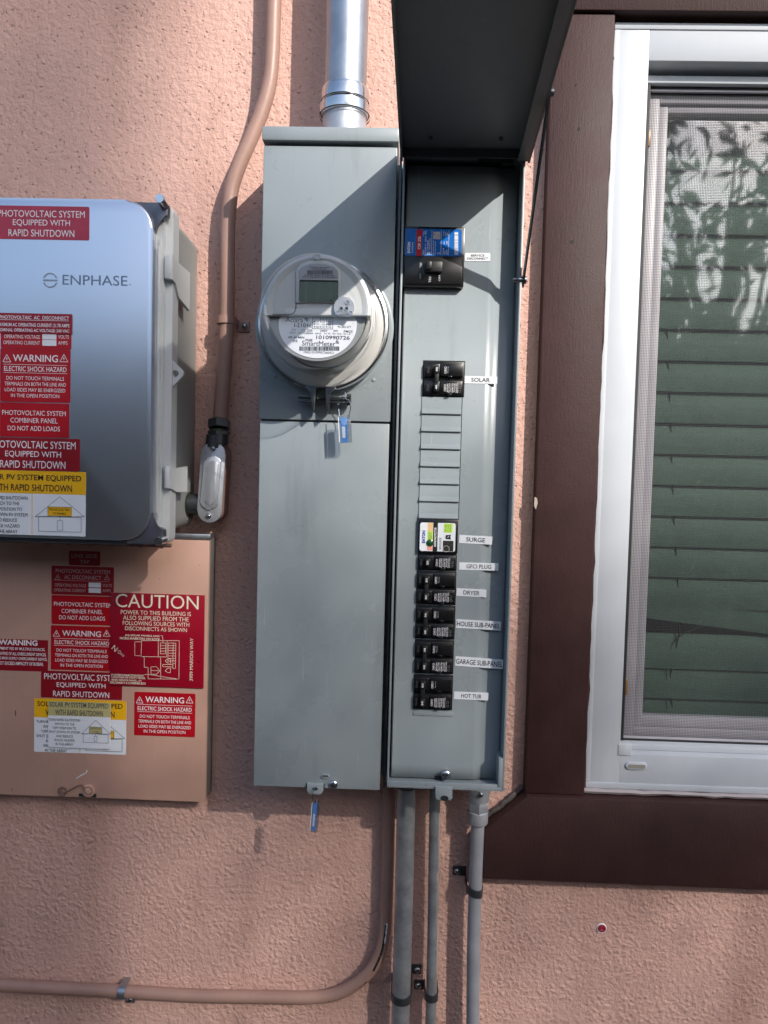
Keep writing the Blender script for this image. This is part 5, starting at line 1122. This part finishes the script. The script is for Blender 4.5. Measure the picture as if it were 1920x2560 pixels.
bp_ = empty('painted_conduit', tuple(p[0]), 'pink painted conduit curving from below the panel along the wall foot', 'conduit')
rb = L('J', 34, pd2); m_ = MB(); m_.tube(spline(p, 8), [rb*1.0]*((len(p)-1)*8+1), 24); m_.build('pipe', M_tanpipe, bp_)
# scraped paint along the bend
def scrape(pts, wd_, mat_, off):
    k = MB(); q = spline([P('J', x, y, pd2+rb*off[1]) + Vector((0, 0, 0)) for x, y in pts], 8)
    k.tube(q, [wd_*(.5+random.random()) for _ in q], 6); return k
sq = spline([P('J', x, y, pd2+rb*.93) for x, y in ((797, 1158), (790, 1220), (775, 1300), (755, 1355), (728, 1412))], 8)
m_ = MB(); m_.tube(sq, [.0016+.0008*random.random() for _ in sq], 6); m_.build('paint_scrape', M_gap, bp_, 'long black scrape in the paint at the bend')
sq = spline([P('J', x, y, pd2+rb*.97) for x, y in ((801, 1155), (797, 1200), (788, 1262))], 8)
m_ = MB(); m_.tube(sq, [.0012+.0008*random.random() for _ in sq], 6); m_.build('paint_scrape', M_lwhite, bp_)
sq = spline([P('J', x, y, pd2+rb*.82) for x, y in ((690, 1470), (630, 1515), (560, 1550), (480, 1580))], 8)
m_ = MB(); m_.tube(sq, [.0010+.0005*random.random() for _ in sq], 6); m_.build('paint_scrape', M_gap, bp_)
q = P('M', 533, 1000, pd2); strap_on('pipe_strap', Vector((q.x, -pd2, q.z)), rb, (.006, -.024), 'zinc strap around the horizontal pink conduit near the ground', M_galv, tilt=.0, group='straps holding pipes')

# wall anchor
q = P('K', 425, 1712, 0)
wa = empty('wall_anchor', tuple(q), 'small red plastic plug set in the stucco below the window', 'wall plug')
m_ = MB(); m_.lathe(q.x, q.z, [(.0085, .0), (.0085, .001), (.0072, .0022), (.0066, .0015)], 24); m_.build('patch_ring', M_tape, wa)
m_ = MB(); m_.lathe(q.x+.0004, q.z+.001, [(.0066, .0), (.0062, .003), (.0042, .0034), (.0030, .002), (.0020, .0034), (.0012, .0030), (.0, .0010)], 24); m_.build('plug', M_redanchor, wa)

# ================================================================== GARDEN ON THE CAMERA'S SIDE (broadleaf trees seen reflected; tall tree and fence placed unseen to cut light)
def leaf_mat(name, col):
    return mat(name, col, .5, 0, None, .35, 1.5)
def tree(name, x, y, h, cr, cz, n, label, seed, leafcol, sc_=(1, 1, .8), leaf=.09):
    r = np.random.default_rng(seed); o = empty(name, (x, y, 0), label, 'tree')
    m_ = MB(); top = Vector((x+.2, y, cz)); m_.tube(spline([(x, y, -.05), (x+.06, y+.04, h*.25), (x-.05, y, h*.5), top], 5), [.16-.10*i/15 for i in range(16)], 10)
    tips = []
    for i in range(14):
        a = r.uniform(0, 6.28); e = r.uniform(-.1, .9); L_ = cr*r.uniform(.6, 1.0); s_ = Vector((x, y, h*r.uniform(.3, .6)))
        t = Vector((x+math.cos(a)*math.cos(e)*L_*sc_[0], y+math.sin(a)*math.cos(e)*L_*sc_[1], cz+math.sin(e)*L_*sc_[2])); mid = s_.lerp(t, .5)+Vector((0, 0, .15))
        m_.tube(spline([s_, mid, t], 4), [.05-.04*k_/8 for k_ in range(9)], 7); tips += [t, mid.lerp(t, .5)]
    m_.build('trunk', mat('bark', (.08, .055, .04), .9, 0, (30, .5, .01)), o)
    cen = []
    for t in tips:
        for _ in range(4): cen.append((t.x+r.normal()*cr*.16, t.y+r.normal()*cr*.16, t.z+r.normal()*cr*.14))
    cen = np.array(cen); idx = r.integers(0, len(cen), n); c_ = cen[idx]+r.normal(size=(n, 3))*cr*.085
    u = r.normal(size=(n, 3)); u /= np.linalg.norm(u, axis=1)[:, None]; v = np.cross(u, r.normal(size=(n, 3))); v /= np.linalg.norm(v, axis=1)[:, None]
    s_ = leaf*r.uniform(.5, 1.1, (n, 1)); V = np.stack([c_-u*s_, c_+v*s_*.35, c_+u*s_, c_-v*s_*.35], 1).reshape(-1, 3)
    me = bpy.data.meshes.new('crown'); me.from_pydata((V-np.array([x, y, 0])).tolist(), [], [(4*i, 4*i+1, 4*i+2, 4*i+3) for i in range(n)]); me.materials.append(leaf_mat('leaves_'+str(seed), leafcol))
    c2 = bpy.data.objects.new('crown', me); COL.objects.link(c2); c2.parent = o
    return o
tree('broadleaf_tree', 3.3, -6.8, 4.4, 1.1, 4.35, 620, 'dark leafy tree reflected in the upper window glass', 3, (.045, .07, .035), (1, 1, .9), .135)
tree('broadleaf_tree', 5.6, -11.0, 4.0, 1.3, 3.3, 1500, 'denser bushy tree reflected at the middle of the window glass', 5, (.05, .085, .05), (1.3, 1, .8), .22)
tree('broadleaf_tree', 2.0, -9.5, 4.0, 1.6, 3.2, 2600, 'dim rounded tree reflected low in the window glass', 9, (.05, .085, .05), (1.3, 1, .8), .2)
# unseen tree towards the sun, crown shaped to dim the wall's left and foot
tt = empty('shade_tree', (9.0, -12.0, 0), 'unseen tall tree towards the sun, its crown shaped to shade the wall', 'tree')
r = np.random.default_rng(21)
gx_, gz_ = np.meshgrid(np.arange(-2.2, 1.9, .0145), np.arange(.2, 2.7, .0145)); xs = gx_.ravel()+r.uniform(-.014, .014, gx_.size); zs = gz_.ravel()+r.uniform(-.014, .014, gx_.size)
def sm(a, b, v): t = np.clip((v-a)/(b-a), 0, 1); return t*t*(3-2*t)
left = 1-sm(-.54, -.31, xs); foot = 1-sm(1.02, 1.60, zs); wav = .5+.5*np.sin(xs*3+1.3*np.sin(zs*2))*np.cos(zs*2.5+xs*2)
dens = np.maximum(left*(1.0+0*wav), foot*(.40+.12*wav))*(1-sm(.6, 1.4, xs)*.5)*(1-sm(1.7, 1.9, xs))
keep = r.uniform(0, 1, xs.size) < dens*.90
xs, zs = xs[keep], zs[keep]; n = len(xs); t = r.uniform(10.5, 13.0, n)
c_ = np.stack([xs+.8*t, -t, zs+.8*t], 1)
u = r.normal(size=(n, 3)); u /= np.linalg.norm(u, axis=1)[:, None]; v = np.cross(u, r.normal(size=(n, 3))); v /= np.linalg.norm(v, axis=1)[:, None]
s_ = .036*r.uniform(.6, 1.2, (n, 1)); V = np.stack([c_-u*s_, c_+v*s_*.38, c_+u*s_, c_-v*s_*.38], 1).reshape(-1, 3)
me = bpy.data.meshes.new('crown'); me.from_pydata((V-np.array([9.0, -12.0, 0])).tolist(), [], [(4*i, 4*i+1, 4*i+2, 4*i+3) for i in range(n)]); me.materials.append(leaf_mat('leaves_tall', (.05, .08, .035)))
c2 = bpy.data.objects.new('crown', me); COL.objects.link(c2); c2.parent = tt
m_ = MB(); m_.tube(spline([(9.0, -12.0, -.05), (8.9, -12.1, 3), (9.0, -12.0, 6), (8.6, -11.9, 9.2), (7.6, -11.8, 12.2)], 5), [.22-.19*i/20 for i in range(21)], 12)
for a_, b_, c3 in (((8.95, -12, 6.5), (8.2, -11.9, 8.4), (7.0, -11.8, 10.2)), ((8.8, -11.9, 8.2), (9.6, -11.8, 9.4), (10.4, -11.6, 10.0)), ((8.4, -11.9, 9.8), (8.9, -11.6, 10.8), (9.3, -11.4, 11.6)), ((8.95, -12, 7.5), (9.9, -12, 8.8), (10.8, -11.9, 9.8))):
    m_.tube(spline([a_, b_, c3], 6), [.010-.007*k_/12 for k_ in range(13)], 8)
m_.build('trunk', MATS['bark'], tt)
fb = empty('light_block_fence', (1.5, -3.0, 0), 'dark board fence added out of view to hold back low light', 'fence')  # added behind the camera to block horizon glow and ground bounce
m_ = MB()
for i in range(75):
    x_ = -4.5+i*.2; m_.box(x_, x_+.192, 3.0, 3.025, 00.03, 2.3+random.uniform(-.01, .01), .003)
m_.build('boards', mat('fence_wood', (.035, .045, .035), .8, 0, (20, .4, .01), .3, 3), fb)
for i in range(6):
    m_ = MB(); m_.box(-4.5+i*3-.05, -4.5+i*3+.05, 3.026, 3.12, 0, 2.5, .004); m_.build('post', MATS['fence_wood'], fb)
